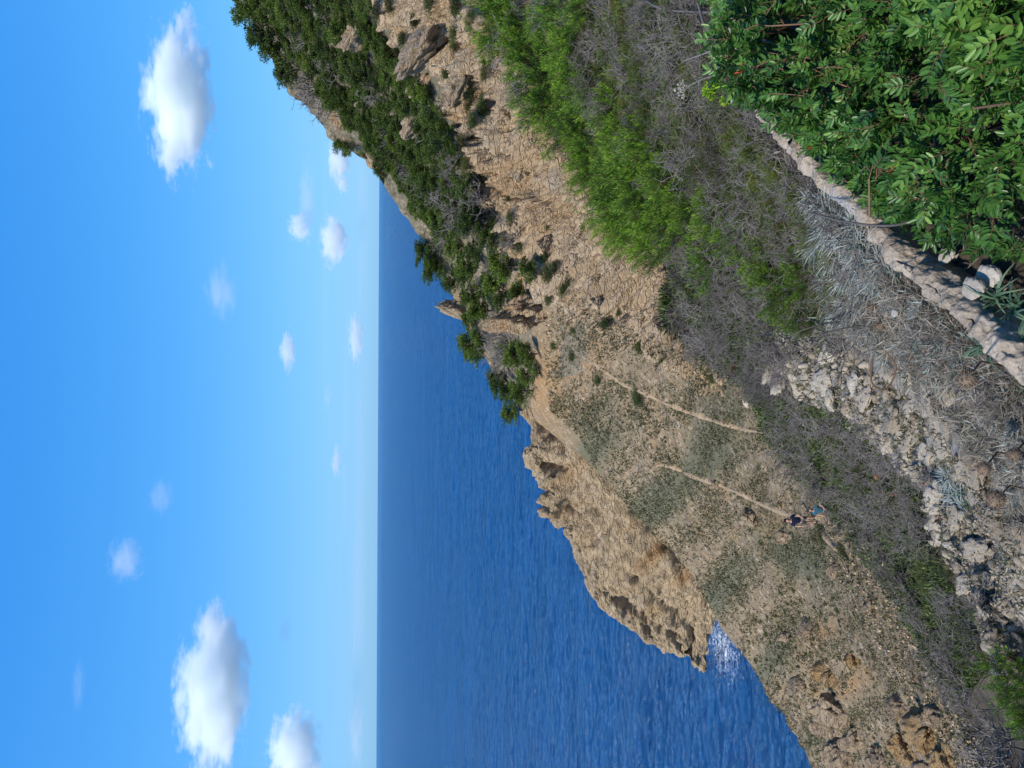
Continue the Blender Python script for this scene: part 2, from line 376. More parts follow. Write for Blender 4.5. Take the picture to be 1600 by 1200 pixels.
B = [[r[0] + np.array(x_)] + r + [r[-1] + np.array([-4, 5, -4.0]), r[-1] + np.array([-16, 22, -22.0])] for r, x_ in zip(B, XB)]
GREEN_B = [(400, 1010, 30, 130, -0.75, 1.1), (500, 930, 60, 28, 0.9, .9), (270, 1120, 24, 95, -0.9, 1.0), (150, 1190, 22, 130, -0.9, .8), (330, 1250, 28, 45, 0.6, 1.4), (560, 1130, 60, 40, .8, .7), (560, 930, 60, 16, .9, .5), (480, 1120, 40, 60, -.6, .5), (60, 1290, 20, 60, -.8, .7)]
ORA_B = [(600, 850, 60, 35, 0, .7), (65, 1440, 40, 22, 0.5, 1.0), (130, 1330, 40, 16, .9, .8), (210, 1285, 25, 12, .9, .8), (640, 930, 40, 20, .6, .5), (390, 1215, 40, 14, .6, .4)]
def basin_disp(p, n):
    a = .5; x = p[:, 0] * math.cos(a) + p[:, 1] * -math.sin(a); y = p[:, 0] * math.sin(a) + p[:, 1] * math.cos(a)
    q = np.stack([x / 26, y / 7.5, p[:, 2] * 0], 1); far = np.clip((np.linalg.norm(p, axis=1) - 40) / 30, 0.15, 1)
    d = far * (0.95 * ridged(q, 3, 71) * .6 + .7 * fbm(q * .6, 3, 72)) + .3 * fbm(p / 4, 5, 21) + .12 * ridged(p / 1.6, 3, 29)
    return p + n * d[:, None]
basin = patch('slope', B, 360, 320, basin_disp, M['slope'],
              {'green': lambda u, v, V: blob(u, v, GREEN_B), 'orange': lambda u, v, V: 0.8 * blob(u, v, ORA_B)})
tag(basin, kind='structure')

# gully between the rubble bank and the trail
H = rows([(860, 1060, 15), (760, 1120, 13), (640, 1225, 11), (550, 1365, 8), (450, 1475, 6), (330, 1525, 5.4), (200, 1580, 5), (50, 1680, 4.6), (-150, 1780, 4.5)],
         [(850, 1040, 26), (745, 1105, 22), (632, 1190, 18), (540, 1290, 14), (430, 1400, 10.5), (320, 1460, 9), (190, 1520, 8.4), (40, 1610, 8), (-160, 1700, 8)],
         [(820, 1020, 44), (715, 1085, 37), (615, 1165, 30), (520, 1245, 24), (410, 1350, 18), (300, 1430, 14.5), (170, 1490, 13), (20, 1570, 12), (-170, 1650, 12)],
         [(780, 1000, 70), (690, 1050, 62), (605, 1160, 46), (512, 1215, 38), (412, 1308, 30), (272, 1408, 23), (122, 1484, 18.5), (-20, 1558, 15.7), (-180, 1620, 15)])
H = H + [off(H[-1], -.6, 2, -1.6), off(H[-1], -3, 7, -7)]
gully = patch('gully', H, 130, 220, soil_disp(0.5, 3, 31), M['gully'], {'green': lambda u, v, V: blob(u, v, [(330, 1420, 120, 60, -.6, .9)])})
tag(gully, kind='structure')

# near bank under the kerb
K0 = [(1260, 1070), (1160, 1125), (1020, 1190), (930, 1275), (830, 1365), (740, 1470), (620, 1600), (480, 1740), (300, 1850), (100, 1950), (-120, 2050)]
g0 = [W(u, v, -1.95 / ray(u, v)[2]) * -1 if False else ray(u, v) * (-1.98 / ray(u, v)[2]) for u, v in K0]
G = [g0] + rows([(1270, 980, 7), (1170, 1030, 6.3), (1060, 1090, 5.6), (960, 1170, 5.0), (860, 1270, 4.4), (760, 1380, 3.8), (650, 1480, 3.2), (520, 1580, 2.9), (370, 1670, 2.75), (180, 1780, 2.7), (0, 1900, 2.7)],
         [(1280, 870, 11.5), (1180, 930, 10.5), (1060, 990, 9.5), (950, 1060, 8.8), (850, 1130, 8), (750, 1230, 7), (640, 1350, 5.6), (540, 1430, 4.6), (420, 1525, 3.9), (230, 1620, 3.45), (20, 1720, 3.3)],
         [(1290, 790, 17), (1180, 850, 16), (1060, 910, 15), (940, 965, 14), (840, 1030, 13), (740, 1110, 11.5), (625, 1195, 9.5), (545, 1338, 6.5), (430, 1450, 4.6), (220, 1537, 3.8), (60, 1632, 3.5)])
o1 = np.array([[0, 2.6, -2.4]] * 5 + [[-.4, 2.2, -2.4], [-.6, 1.4, -2.0], [-.7, 1.1, -1.7], [-.7, .8, -1.5], [-.7, .7, -1.4], [-.7, .7, -1.4]])
G.append([p + q for p, q in zip(G[-1], o1)]); G.append([p + q * 3 for p, q in zip(G[-2], o1)])
G = [[p + np.array([1.3, -1.3, -0.05]) for p in g0]] + G
def bank_disp(p, n):
    f1, f2, c = worley(p / 0.35, 5); g1, g2, c2 = worley(p / 0.13, 6)
    u, v, dd = project(p); m = np.clip((720 - u) / 150, 0, 1) * np.clip((dd - 2.4) / 1.0, 0, 1)
    d = 0.10 * fbm(p / 1.2, 4, 41) + m * (0.10 * (c - .5) + 0.09 * (0.5 - f1) + 0.04 * (0.5 - g1)) + 0.02 * fbm(p / 0.12, 3, 42)
    return p + n * d[:, None]
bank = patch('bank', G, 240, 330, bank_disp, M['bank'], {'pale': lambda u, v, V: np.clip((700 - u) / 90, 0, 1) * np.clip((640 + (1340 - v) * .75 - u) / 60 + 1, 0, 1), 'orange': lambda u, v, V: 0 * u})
tag(bank, kind='structure')

# big pale rock spur in the middle distance
cu = [(1340, 520, 66), (1260, 570, 63), (1180, 618, 61), (1110, 684, 59), (1010, 712, 57), (930, 722, 56), (880, 740, 55.5), (840, 767, 55), (790, 822, 54), (740, 892, 52), (700, 955, 50), (662, 1045, 47)]
cm = [(1350, 600, 58), (1280, 640, 55), (1210, 680, 53), (1140, 725, 51), (1050, 765, 50), (970, 785, 49.5), (915, 812, 49), (880, 838, 48), (832, 880, 47), (776, 935, 46), (722, 992, 46), (662, 1058, 45)]
cl = [(1360, 680, 50), (1300, 705, 48), (1230, 735, 46), (1150, 775, 44), (1070, 820, 43), (1000, 860, 42), (950, 888, 42), (910, 912, 42), (862, 945, 42), (804, 988, 42), (742, 1035, 42), (668, 1072, 43)]
Cc = rows(cu, cm, cl)
Cc = [r + [r[-1] + np.array([-1.2, 1.5, -9.0])] for r in Cc]
Cc = [off(Cc[0], -5, 14, -22), off(Cc[0], -1.5, 4.5, -3.5)] + Cc + [off(Cc[-1], 1, -4, -5), off(Cc[-1], 2, -8, -14)]
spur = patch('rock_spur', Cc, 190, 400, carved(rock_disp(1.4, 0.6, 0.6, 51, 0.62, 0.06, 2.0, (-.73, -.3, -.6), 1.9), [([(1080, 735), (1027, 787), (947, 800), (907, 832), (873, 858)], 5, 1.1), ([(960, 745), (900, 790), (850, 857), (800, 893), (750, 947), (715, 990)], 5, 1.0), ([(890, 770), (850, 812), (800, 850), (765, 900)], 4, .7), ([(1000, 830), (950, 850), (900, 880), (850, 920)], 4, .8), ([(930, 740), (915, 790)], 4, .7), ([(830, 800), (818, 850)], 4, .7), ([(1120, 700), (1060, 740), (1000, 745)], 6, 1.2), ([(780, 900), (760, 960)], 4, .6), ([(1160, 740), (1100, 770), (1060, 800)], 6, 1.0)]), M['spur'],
             {'orange': lambda u, v, V: 0.75 * blob(u, v, [(930, 800, 60, 30, .6, .8), (1020, 725, 40, 14, .4, .9), (870, 850, 40, 20, .7, .5)])}, smooth=False)
tag(spur, 'long pale fractured limestone spur above the stony trail basin, behind the bright green heath', 'rock')

def buttresses(parent, pts, mat, seed, tl):
    R = np.random.default_rng(seed)
    protos = [rock_block(seed + k, mat) for k in range(4)]
    for (u, v, w, h) in pts:
        r = Vector(ray(u, v)).normalized(); bv = BV_(parent); loc, n, i, d = bv.ray_cast(Vector((0, 0, 0)), r)
        if loc is None: continue
        d = float(np.array(loc) @ fwd); s = d / F * .5
        obj('buttress', protos[R.integers(4)], parent, np.array(loc) + np.array(r) * s * min(w, h) * .4, (R.uniform(-.2, .2), tl + R.uniform(-.2, .2), R.uniform(-.5, .5)), (s * w, s * (w + h) * .4, s * h))
def BV_(o):
    V, q = next((a, b) for (a, b), nm in zip(TERR, NAMES) if nm == o.name); return BVHTree.FromPolygons(V.tolist(), q.tolist())
def rock_block(seed, mat):
    bm = bmesh.new(); bmesh.ops.create_cube(bm, size=1.5); bmesh.ops.subdivide_edges(bm, edges=bm.edges, cuts=30, use_grid_fill=True)
    V = np.array([v.co[:] for v in bm.verts]); R = np.random.default_rng(seed)
    for k in range(11):
        n = R.normal(size=3); n /= np.linalg.norm(n); h = R.uniform(.42, .85); sd = V @ n; V = V - np.outer(np.maximum(sd - h, 0) * .92, n)
    N = V / np.linalg.norm(V, axis=1, keepdims=True); f1, f2, c = worley(V * 2.0 + seed, seed)
    V = V + N * (.16 * (c - .5) - .14 * np.exp(-(f2 - f1) / .06) + .12 * fbm(V * 2 + seed, 5, seed))[:, None]
    Q = np.array([[v.index for v in f.verts] for f in bm.faces]); bm.free()
    return build('buttress', V, quads=Q, mat=mat, attrs={'orange': np.zeros(len(V))})
buttresses(spur, [(1120, 712, 90, 44), (1060, 728, 70, 40), (1165, 690, 80, 50), (1000, 735, 60, 36), (960, 760, 70, 40), (910, 745, 50, 34), (935, 815, 60, 36), (885, 790, 54, 34), (870, 860, 60, 34), (845, 800, 40, 34), (820, 850, 50, 32), (800, 900, 54, 32), (770, 880, 34, 30), (760, 930, 50, 30), (730, 930, 30, 30), (725, 980, 44, 28), (700, 1000, 36, 28), (1020, 790, 60, 34), (980, 830, 50, 30), (1090, 765, 60, 34), (690, 1030, 30, 24), (840, 910, 44, 24), (1145, 745, 60, 34), (780, 960, 40, 20)], M['spur'], 1200, .75)

# headland
d_b = [(590, 845, 141), (560, 893, 138), (530, 914, 137), (486, 942, 136), (443, 970, 135), (416, 992, 134), (373, 1037, 133), (340, 1070, 132), (310, 1090, 132), (268, 1116, 133), (232, 1130, 136), (195, 1138, 139)]
d_m = [(575, 832, 145), (543, 865, 142), (508, 878, 142), (462, 897, 141), (417, 915, 141), (382, 938, 140), (330, 978, 139), (287, 1012, 138), (250, 1047, 138), (218, 1085, 138), (190, 1112, 139), (172, 1134, 141)]
d_n = [(562, 822, 147), (527, 845, 146), (492, 848, 146), (450, 865, 146), (404, 872, 146), (366, 905, 145), (305, 938, 144), (262, 972, 142), (224, 1012, 141), (194, 1062, 140), (167, 1100, 140.5), (158, 1128, 142)]
d_c = [(552, 812, 149), (516, 833, 149), (483, 820, 149), (447, 842, 149), (396, 849, 149), (357, 888, 148), (288, 915, 146), (246, 948, 144), (205, 997, 142), (180, 1054, 141), (152, 1104, 141), (150, 1122, 143)]
D = rows(d_b, d_m, d_n, d_c)
D = [off(D[0], 2, -4, -10)] + D + [off(D[-1], -2.2, 4, -6), off(D[-1], -5, 9, -34)]
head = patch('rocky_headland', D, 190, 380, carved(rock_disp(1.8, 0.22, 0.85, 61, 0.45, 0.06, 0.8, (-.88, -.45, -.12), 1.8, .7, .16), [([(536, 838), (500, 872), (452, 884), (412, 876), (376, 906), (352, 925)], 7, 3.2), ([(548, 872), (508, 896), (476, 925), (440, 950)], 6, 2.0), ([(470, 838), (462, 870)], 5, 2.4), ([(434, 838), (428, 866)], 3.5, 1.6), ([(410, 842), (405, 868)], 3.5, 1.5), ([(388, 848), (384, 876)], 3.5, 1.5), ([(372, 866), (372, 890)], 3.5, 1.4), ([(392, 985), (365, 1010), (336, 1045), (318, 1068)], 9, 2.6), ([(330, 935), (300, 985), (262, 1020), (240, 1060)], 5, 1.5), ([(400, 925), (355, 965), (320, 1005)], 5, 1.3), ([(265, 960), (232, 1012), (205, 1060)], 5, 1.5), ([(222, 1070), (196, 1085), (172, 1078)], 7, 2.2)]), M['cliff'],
             {'orange': lambda u, v, V: blob(u, v, [(345, 1035, 12, 60, -.75, 1.0), (460, 890, 14, 40, -.7, .5), (400, 880, 10, 40, -.5, .4), (300, 1070, 14, 24, -.7, .8)])}, smooth=False)
tag(head, 'bare tan limestone headland with jagged crest dropping into the sea', 'headland')

buttresses(head, [(486, 838, 34, 44), (500, 852, 34, 26), (448, 858, 30, 24), (424, 860, 28, 22), (402, 864, 28, 22), (384, 874, 26, 22), (368, 890, 24, 24)], M['cliff'], 1300, .6)

# sea
t = NT('deep_sea_water'); p = t.pos()
def wav(sc, st, det): return t.noise(t.n('ShaderNodeMapping', {'Vector': p, 'Rotation': (0, 0, 0.12), 'Scale': (st, 1, 1)}).outputs[0], sc, det, 0.6, 0.3)
dist = t.n('ShaderNodeVectorMath', {0: p, 1: (-45.5, 125.5, SEA)}, operation='DISTANCE').outputs['Value']
near = t.n('ShaderNodeMapRange', {'Value': dist, 'From Min': 1.0, 'From Max': 15.0, 'To Min': 0.37, 'To Max': 0.0}).outputs[0]
fo = t.math('ADD', near, t.noise(p, 0.75, 9, 0.75, 2.2))
foam = t.step(fo, 0.78, 0.98)
h = t.math('ADD', t.math('MULTIPLY', wav(0.16, 0.3, 4), 1.6), t.math('ADD', t.math('MULTIPLY', wav(0.7, 0.35, 6), 0.6), t.math('MULTIPLY', wav(0.035, 0.5, 3), 3.0)))
c = t.mix(wav(0.03, 0.3, 7), (0.001, 0.030, 0.098), (0.005, 0.078, 0.235))
c = t.mix(foam, c, (0.75, 0.80, 0.82))
t.done(c, 0.12, t.bump(h, 1.0, 2.6))
t.link(t.math('ADD', t.math('MULTIPLY', foam, 0.6), 0.10), t.b.inputs['Roughness'])
# one sheet out to the horizon, finely divided where the swell can be seen
bn = t.b.inputs['Normal'].links[0].from_socket; rs = t.b.inputs['Roughness'].links[0].from_socket
t.b.inputs['Specular IOR Level'].default_value = 0.0; t.b.inputs['Roughness'].default_value = 1.0
gl = t.n('ShaderNodeBsdfAnisotropic', {'Color': (0.86, 0.94, 1.0, 1), 'Roughness': rs, 'Normal': bn})
fr = t.n('ShaderNodeFresnel', {'IOR': 1.333, 'Normal': bn}).outputs[0]
ms = t.n('ShaderNodeMixShader', {'Fac': t.math('MINIMUM', t.math('MULTIPLY', fr, 1.0), 0.60)}); t.link(t.b.outputs[0], ms.inputs[1]); t.link(gl.outputs[0], ms.inputs[2]); t.link(ms.outputs[0], t.out.inputs['Surface'])
ang = np.concatenate([np.radians(np.linspace(-44, 42, 520)), np.radians(np.linspace(45, 313, 24))])      # clockwise from +Y
rad = np.concatenate([[15, 50], np.geomspace(84, 2600, 560), [3400, 5000, 9000, 30000]])
AA, RR = np.meshgrid(ang, rad); xy = np.stack([RR * np.sin(AA), RR * np.cos(AA)], -1).reshape(-1, 2)
q3 = np.c_[xy @ np.array([[math.cos(.25), -math.sin(.25)], [math.sin(.25), math.cos(.25)]]), np.zeros(len(xy))]
amp = np.clip(1.2 - RR.reshape(-1) / 2200, 0, 1)
z = .42 * ridged(q3 / [16, 9, 1], 3, 5) + .22 * ridged(q3 / [5.5, 2.8, 1], 3, 9) + .5 * fbm(q3 / [60, 26, 1], 2, 11)
Vs = np.c_[xy, SEA + amp * z * 1.05]; na = len(ang)
i = np.arange(len(rad) - 1)[:, None] * na + np.arange(na)[None]; j = np.arange(len(rad) - 1)[:, None] * na + (np.arange(na)[None] + 1) % na
qs = np.stack([i, i + na, j + na, j], -1).reshape(-1, 4)
sea = obj('sea', build('sea', Vs, quads=qs[:, ::-1], mat=t.m, smooth=True)); tag(sea, kind='structure')

# ray casting on the land
_v, _f, _o = [], [], 0
for V, q in TERR:
    _v.append(V); _f.append(q + _o); _o += len(V)
BVH = BVHTree.FromPolygons(np.concatenate(_v).tolist(), np.concatenate(_f).tolist())
def hit(u, v):
    r = Vector(ray(u, v)).normalized()
    loc, n, i, d = BVH.ray_cast(Vector((0, 0, 0)), r)
    if loc is None: return None, None, None
    p = np.array(loc); return p, np.array(n), p @ fwd
def drop(x, y, z=60):
    loc, n, i, d = BVH.ray_cast(Vector((x, y, z)), Vector((0, 0, -1)))
    return None if loc is None else np.array(loc)

# ------------------------------------------------------------------ plant and stone builders
def unit(a): return a / (np.linalg.norm(a, axis=-1, keepdims=True) + 1e-9)
def rdir(n, r=rng): return unit(r.normal(size=(n, 3)))
def blades(P, Dv, L, Wd, N=None, rnd=None, tip=None, r=rng):
    """tapered quads: base narrow, waist wide, tip pointed -> 4 verts each (kite)"""
    n = len(P); L = np.broadcast_to(L, n)[:, None]; Wd = np.broadcast_to(Wd, n)[:, None]
    N = rdir(n, r) if N is None else N
    S = unit(np.cross(Dv, N)); up_ = unit(np.cross(S, Dv))
    V = np.stack([P, P + Dv * L * .45 + S * Wd * .5 + up_ * L * .06, P + Dv * L, P + Dv * L * .45 - S * Wd * .5 + up_ * L * .06], 1)
    q = np.arange(n * 4).reshape(n, 4)
    rv = r.random(n) if rnd is None else rnd; tp = np.full(n, .5) if tip is None else tip
    return V.reshape(-1, 3), q, np.repeat(rv, 4), np.repeat(tp, 4)
def leaves6(P, Dv, L, Wd, N, fold=0.18, r=rng, rnd=None, tip=None):
    n = len(P); L = np.broadcast_to(L, n)[:, None]; Wd = np.broadcast_to(Wd, n)[:, None]
    S = unit(np.cross(Dv, N)); U = unit(np.cross(S, Dv))
    a = P; t_ = P + Dv * L - U * L * .08
    l1 = P + Dv * L * .32 + S * Wd * .46 + U * Wd * fold; l2 = P + Dv * L * .72 + S * Wd * .42 + U * Wd * fold
    r1 = P + Dv * L * .32 - S * Wd * .46 + U * Wd * fold; r2 = P + Dv * L * .72 - S * Wd * .42 + U * Wd * fold
    V = np.stack([a, l1, l2, t_, r2, r1], 1).reshape(-1, 3); i = np.arange(n)[:, None] * 6
    q = np.concatenate([i + np.array([0, 3, 2, 1]), i + np.array([0, 5, 4, 3])])
    rv = r.random(n) if rnd is None else rnd; tp = np.full(n, .5) if tip is None else tip
    return V, q, np.repeat(rv, 6), np.repeat(tp, 6)
def tubes(p0, p1, ra, rb, k=4):
    p0, p1 = np.asarray(p0, float), np.asarray(p1, float); n = len(p0)
    d = unit(p1 - p0); h = np.where(np.abs(d[:, 2:3]) < .9, np.array([[0, 0, 1.]]), np.array([[1., 0, 0]]))
    a = unit(np.cross(d, h)); b = np.cross(d, a); an = np.arange(k) * 2 * np.pi / k
    ring = a[:, None] * np.cos(an)[None, :, None] + b[:, None] * np.sin(an)[None, :, None]
    V = np.concatenate([p0[:, None] + ring * np.asarray(ra).reshape(-1, 1, 1), p1[:, None] + ring * np.asarray(rb).reshape(-1, 1, 1)], 1)
    j = np.arange(k); f = np.stack([j, (j + 1) % k, (j + 1) % k + k, j + k], 1)
    q = (np.arange(n)[:, None, None] * 2 * k + f[None]).reshape(-1, 4)
    return V.reshape(-1, 3), q
def join(parts):
    V, Q, A, T, o = [], [], [], [], 0
    for p in parts:
        V.append(p[0]); Q.append(p[1] + o); o += len(p[0])
        A.append(p[2] if len(p) > 2 else np.full(len(p[0]), .5)); T.append(p[3] if len(p) > 3 else np.full(len(p[0]), .5))
    return np.concatenate(V), np.concatenate(Q), np.concatenate(A), np.concatenate(T)
def mesh4(name, part, mat):
    V, q, a, t_ = part if len(part) == 4 else (*part, np.full(len(part[0]), .5), np.full(len(part[0]), .5))
    return build(name, V, quads=q, mat=mat, attrs={'rnd': a, 'tip': t_})
def branch(segs, p, d, L, r_, depth, R, kids=3, spread=0.7, curve=0.25, upw=0.0, n=3, shrink=0.68):
    for k in range(n):
        d = unit(d + R.normal(size=3) * curve + np.array([0, 0, upw])); q = p + d * L / n
        segs.append((p, q, r_ * (1 - .25 * k / n), r_ * (1 - .25 * (k + 1) / n))); p = q
        if depth > 0 and k > 0:
            for m in range(1 if k < n - 1 else kids - 1):
                branch(segs, p, unit(d + R.normal(size=3) * spread), L * shrink * R.uniform(.7, 1.15), r_ * .62, depth - 1, R, kids, spread, curve, upw, n, shrink)
def segtubes(segs, k=3):
    a = list(zip(*segs)); return tubes(np.array(a[0]), np.array(a[1]), np.array(a[2]), np.array(a[3]), k)

def pine_meshes(seed):                                    # unit tree: height about 1
    R = np.random.default_rng(seed); segs = []; p = np.array([0, 0, -.05]); d = unit(np.array([R.normal() * .15, R.normal() * .15, 1])); tips = []
    for k in range(6):
        q = p + d * .13; segs.append((p, q, .035 - .004 * k, .031 - .004 * k)); p = q; d = unit(d + R.normal(size=3) * .15 + [0, 0, .1])
        if k >= 1:
            for m in range(5):
                a = R.uniform(0, 6.28); e = unit(np.array([math.cos(a), math.sin(a), R.uniform(.0, .7)])); L = R.uniform(.22, .42) * (1.1 - .08 * k)
                m1_ = p + e * L * .55; m2_ = m1_ + unit(e + R.normal(size=3) * .3 + [0, 0, .3]) * L * .5
                segs += [(p, m1_, .013, .009), (m1_, m2_, .009, .005)]; tips += [m1_, m2_, m2_ + R.normal(size=3) * .06]
    tips = np.array(tips + [p + np.array([0, 0, .05]), p])
    parts = []
    for c in tips:
        s = R.uniform(.075, .13); n = 54
        o = rdir(n, R) * (R.random((n, 1)) ** .45); o[:, 2] *= .62
        P = c + o * s; Dv = unit(o + np.array([0, 0, .7]) + R.normal(size=(n, 3)) * .35)
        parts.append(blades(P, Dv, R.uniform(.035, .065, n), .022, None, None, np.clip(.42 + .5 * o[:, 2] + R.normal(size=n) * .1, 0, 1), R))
    return mesh4('trunk', segtubes(segs, 5), M['bark']), mesh4('crown', join(parts), M['pine'])
def shrub_meshes(seed, mat, flat=.75, n=2600, lump=7, ll=.075, lw=.05):
    R = np.random.default_rng(seed); parts = []
    for k in range(lump):
        a = R.uniform(0, 6.28); c = np.array([math.cos(a), math.sin(a), 0]) * R.uniform(0, .55); c[2] = R.uniform(.05, .35) * flat
        s = R.uniform(.3, .52); m = n // lump
        o = rdir(m, R) * (R.random((m, 1)) ** .3); o[:, 2] *= flat
        P = c + o * s; keep = P[:, 2] > -.12; P, o = P[keep], o[keep]; m = len(P)
        Dv = unit(o + R.normal(size=(m, 3)) * .45 + [0, 0, .35])
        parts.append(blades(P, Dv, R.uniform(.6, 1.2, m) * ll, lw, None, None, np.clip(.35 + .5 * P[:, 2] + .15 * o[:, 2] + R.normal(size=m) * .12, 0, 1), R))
    segs = []
    for k in range(9):
        a = R.uniform(0, 6.28); branch(segs, np.array([0, 0, -.1]), unit(np.array([math.cos(a) * .7, math.sin(a) * .7, .8])), .5, .02, 1, R)
    return mesh4('stems', segtubes(segs), M['stem']), mesh4('foliage', join(parts), mat)
def brush_mesh(seed, stems=11, depth=3, up_=.05, spread=.8, r_=.018):
    R = np.random.default_rng(seed); segs = []
    for k in range(stems):
        a = R.uniform(0, 6.28); e = R.uniform(.3, 1.1)
        branch(segs, np.array([R.normal() * .05, R.normal() * .05, -.08]), unit(np.array([math.cos(a) * e, math.sin(a) * e, .9])), R.uniform(.4, .62), r_, depth, R, 3, spread, .3, up_)
    return mesh4('dead_shrub', segtubes(segs), M['deadwood'])
def heath_meshes(seed, stems=76, mat=None, lean=(-.25, -.1)):
    R = np.random.default_rng(seed); parts, segs = [], []
    for k in range(stems):
        a = R.uniform(0, 6.28); rr = math.sqrt(R.random()) * .55
        b = np.array([math.cos(a) * rr, math.sin(a) * rr, 0]); d = unit(np.array([b[0] * .9 + lean[0] + R.normal() * .12, b[1] * .9 + lean[1] + R.normal() * .12, 1.0]))
        L = R.uniform(.6, 1.05) * (1 - .45 * rr); tpp = b + d * L; segs.append((b * .5 - [0, 0, .1], tpp, .008, .002))
        n = 60; s = R.uniform(.25, 1.0, n) ** .75
        P = b * .5 + (tpp - b * .5) * s[:, None]; o = rdir(n, R)
        P = P + o * .055 * (1.25 - s[:, None])
        Dv = unit(d * 1.1 + o * .75)
        parts.append(blades(P, Dv, R.uniform(.06, .12, n), .011, None, None, np.clip(s * 1.5 - .62 + R.normal(size=n) * .08 + .2 * R.normal(), 0, 1), R))  # fresh growth brightens upward; sun on tips and shade below painted in too
    return mesh4('stems', segtubes(segs), M['stem']), mesh4('foliage', join(parts), mat or M['heath'])
def tuft_mesh(name, seed, n, L, w, mat, spread=.8, droop=.25, segs=3):
    R = np.random.default_rng(seed); V, Q, A, T, o = [], [], [], [], 0
    for k in range(n):
        a = R.uniform(0, 6.28); e = R.uniform(.1, spread); d = unit(np.array([math.cos(a) * e, math.sin(a) * e, 1])); l = L * R.uniform(.55, 1.1)
        S = unit(np.cross(d, np.array([R.normal(), R.normal(), .3]))); p = R.normal(size=3) * np.array([.08, .08, 0]) * L; rv = R.random()
        for s in range(segs + 1):
            ww = w * (1 - (s / segs) ** 1.6) * .5 + w * .03
            V += [p + S * ww, p - S * ww]; A += [rv, rv]; T += [s / segs] * 2
            if s < segs: Q.append([o, o + 1, o + 3, o + 2]); o += 2
            d = unit(d + np.array([math.cos(a) * droop, math.sin(a) * droop, -droop * .9])); p = p + d * l / segs
        o += 2
    return mesh4(name, (np.array(V), np.array(Q), np.array(A), np.array(T)), mat)
def rock_mesh(name, seed, mat, sub=4, blk=.5, flatness=.7, rough=.13, up_=False):
    bm = bmesh.new(); bmesh.ops.create_icosphere(bm, subdivisions=sub, radius=1.0)
    V = np.array([v.co[:] for v in bm.verts]); R = np.random.default_rng(seed)
    for k in range(9):                                    # planar fracture faces
        n = unit(R.normal(size=3)); h = R.uniform(.5, .85); s = V @ n; V = V - np.outer(np.maximum(s - h, 0) * .85, n)
    f1, f2, c = worley(V * 1.6 + seed, seed); N = unit(V)
    V = V + N * ((blk * .35 * (c - .5) - .25 * blk * np.exp(-(f2 - f1) / .06)) + rough * fbm(V * 2.2 + seed, 5, seed))[:, None]
    V[:, 2] *= flatness
    F3 = np.array([[v.index for v in f.verts] for f in bm.faces]); bm.free()
    return build(name, V, tris=F3, mat=mat, attrs={'orange': np.zeros(len(V)), 'rnd': np.zeros(len(V))}, smooth=False)

PINE = [pine_meshes(100 + k) for k in range(5)]
SHRUB = [shrub_meshes(200 + k, M['shrub']) for k in range(4)]
OLIVE = [shrub_meshes(230 + k, M['olive'], .8, 5200, 9, .05, .022) for k in range(3)]
BRUSH = [brush_mesh(300 + k) for k in range(5)]
BRUSHF = [brush_mesh(330 + k, 11, 3, .08, .6, .026) for k in range(3)]
HEATH = [heath_meshes(400 + k) for k in range(4)]
ROCKS = [rock_mesh('rock', 500 + k, M['rock'], 5, .75, .7, .2) for k in range(5)]
STONES = [rock_mesh('stone', 540 + k, M['stone'], 2, .35, .75, .12) for k in range(8)]

def place2(name, pair, names, loc, s, label, cat, group, rz=None, sc=None):
    root = obj(name, None, None, loc, (0, 0, random.uniform(0, 6.28) if rz is None else rz), sc if sc is not None else s)
    root.empty_display_size = .2
    obj(names[0], pair[0], root); obj(names[1], pair[1], root)
    return tag(root, label, cat, group)
def poisson(poly, gap, n=4000, seed=1, avoid=()):
    R = random.Random(seed); us = [p[0] for p in poly]; vs = [p[1] for p in poly]; out = []
    for k in range(n):
        u, v = R.uniform(min(us), max(us)), R.uniform(min(vs), max(vs)); ins = False; j = len(poly) - 1
        for i in range(len(poly)):
            (a, b), (c_, d) = poly[i], poly[j]
            if (b > v) != (d > v) and u < (c_ - a) * (v - b) / (d - b) + a: ins = not ins
            j = i
        if not ins or any((u - x) ** 2 + (v - y) ** 2 < r_ * r_ for x, y, r_ in avoid): continue
        if all((u - x) ** 2 + (v - y) ** 2 > gap * gap for x, y in out): out.append((u, v))
    return out

# ------------------------------------------------------------------ far hill: rocks, pines, dead wood
def place_rock(u, v, w, h, label, group=None, mat=None, tilt=0.0, depth=1.0, k=0, cat='rock', sink=.45, rz=None):
    """w, h: size in upright pixels; the rock gets its true size from its distance"""
    p, n, d = hit(u, v + h * .4)
    if p is None: return
    sx, sz = w * d / F * .5, h * d / F * .5
    me = ROCKS[k % len(ROCKS)] if mat is None else mat
    o = obj('rock', me, None, p + np.array([0, 0, sz * (1 - 2 * sink)]), (0, tilt, random.uniform(-.4, .4) if rz is None else rz), (sx, sx * depth, sz / .7))
    return tag(o, label, cat, group)
OROCK = rock_mesh('rock', 590, M['orange_rock'], 5, 1.1, .75, .3)
AV = []
for i, (u, v, w, h, tl, lab) in enumerate([
        (1018, 522, 46, 40, .6, 'bare grey rock knob on the skyline below the leafless tree'),
        (950, 580, 54, 44, .8, 'tan rock edge on the skyline where the hill first meets the sea'),
        (1158, 552, 100, 42, .75, 'long pale rock band high among the pines'),
        (1072, 646, 62, 34, .7, 'small tan rock shelf below the hill pines'),
        (1012, 642, 80, 36, .85, 'slanting tan rock shelf between two rows of hill shrubs'),
        (1132, 655, 150, 50, .75, 'long pale rock rib with a pointed top on the upper slope'),
        (716, 690, 40, 80, .35, 'tan cliff face under the trees at the outer end of the hill'),
        (1060, 700, 90, 44, .6, 'grey weathered ledge above the spur')]):
    o = place_rock(u, v, w, h, lab, None, None, tl, .8, i); AV.append((u, v, min(w, h) * .42))
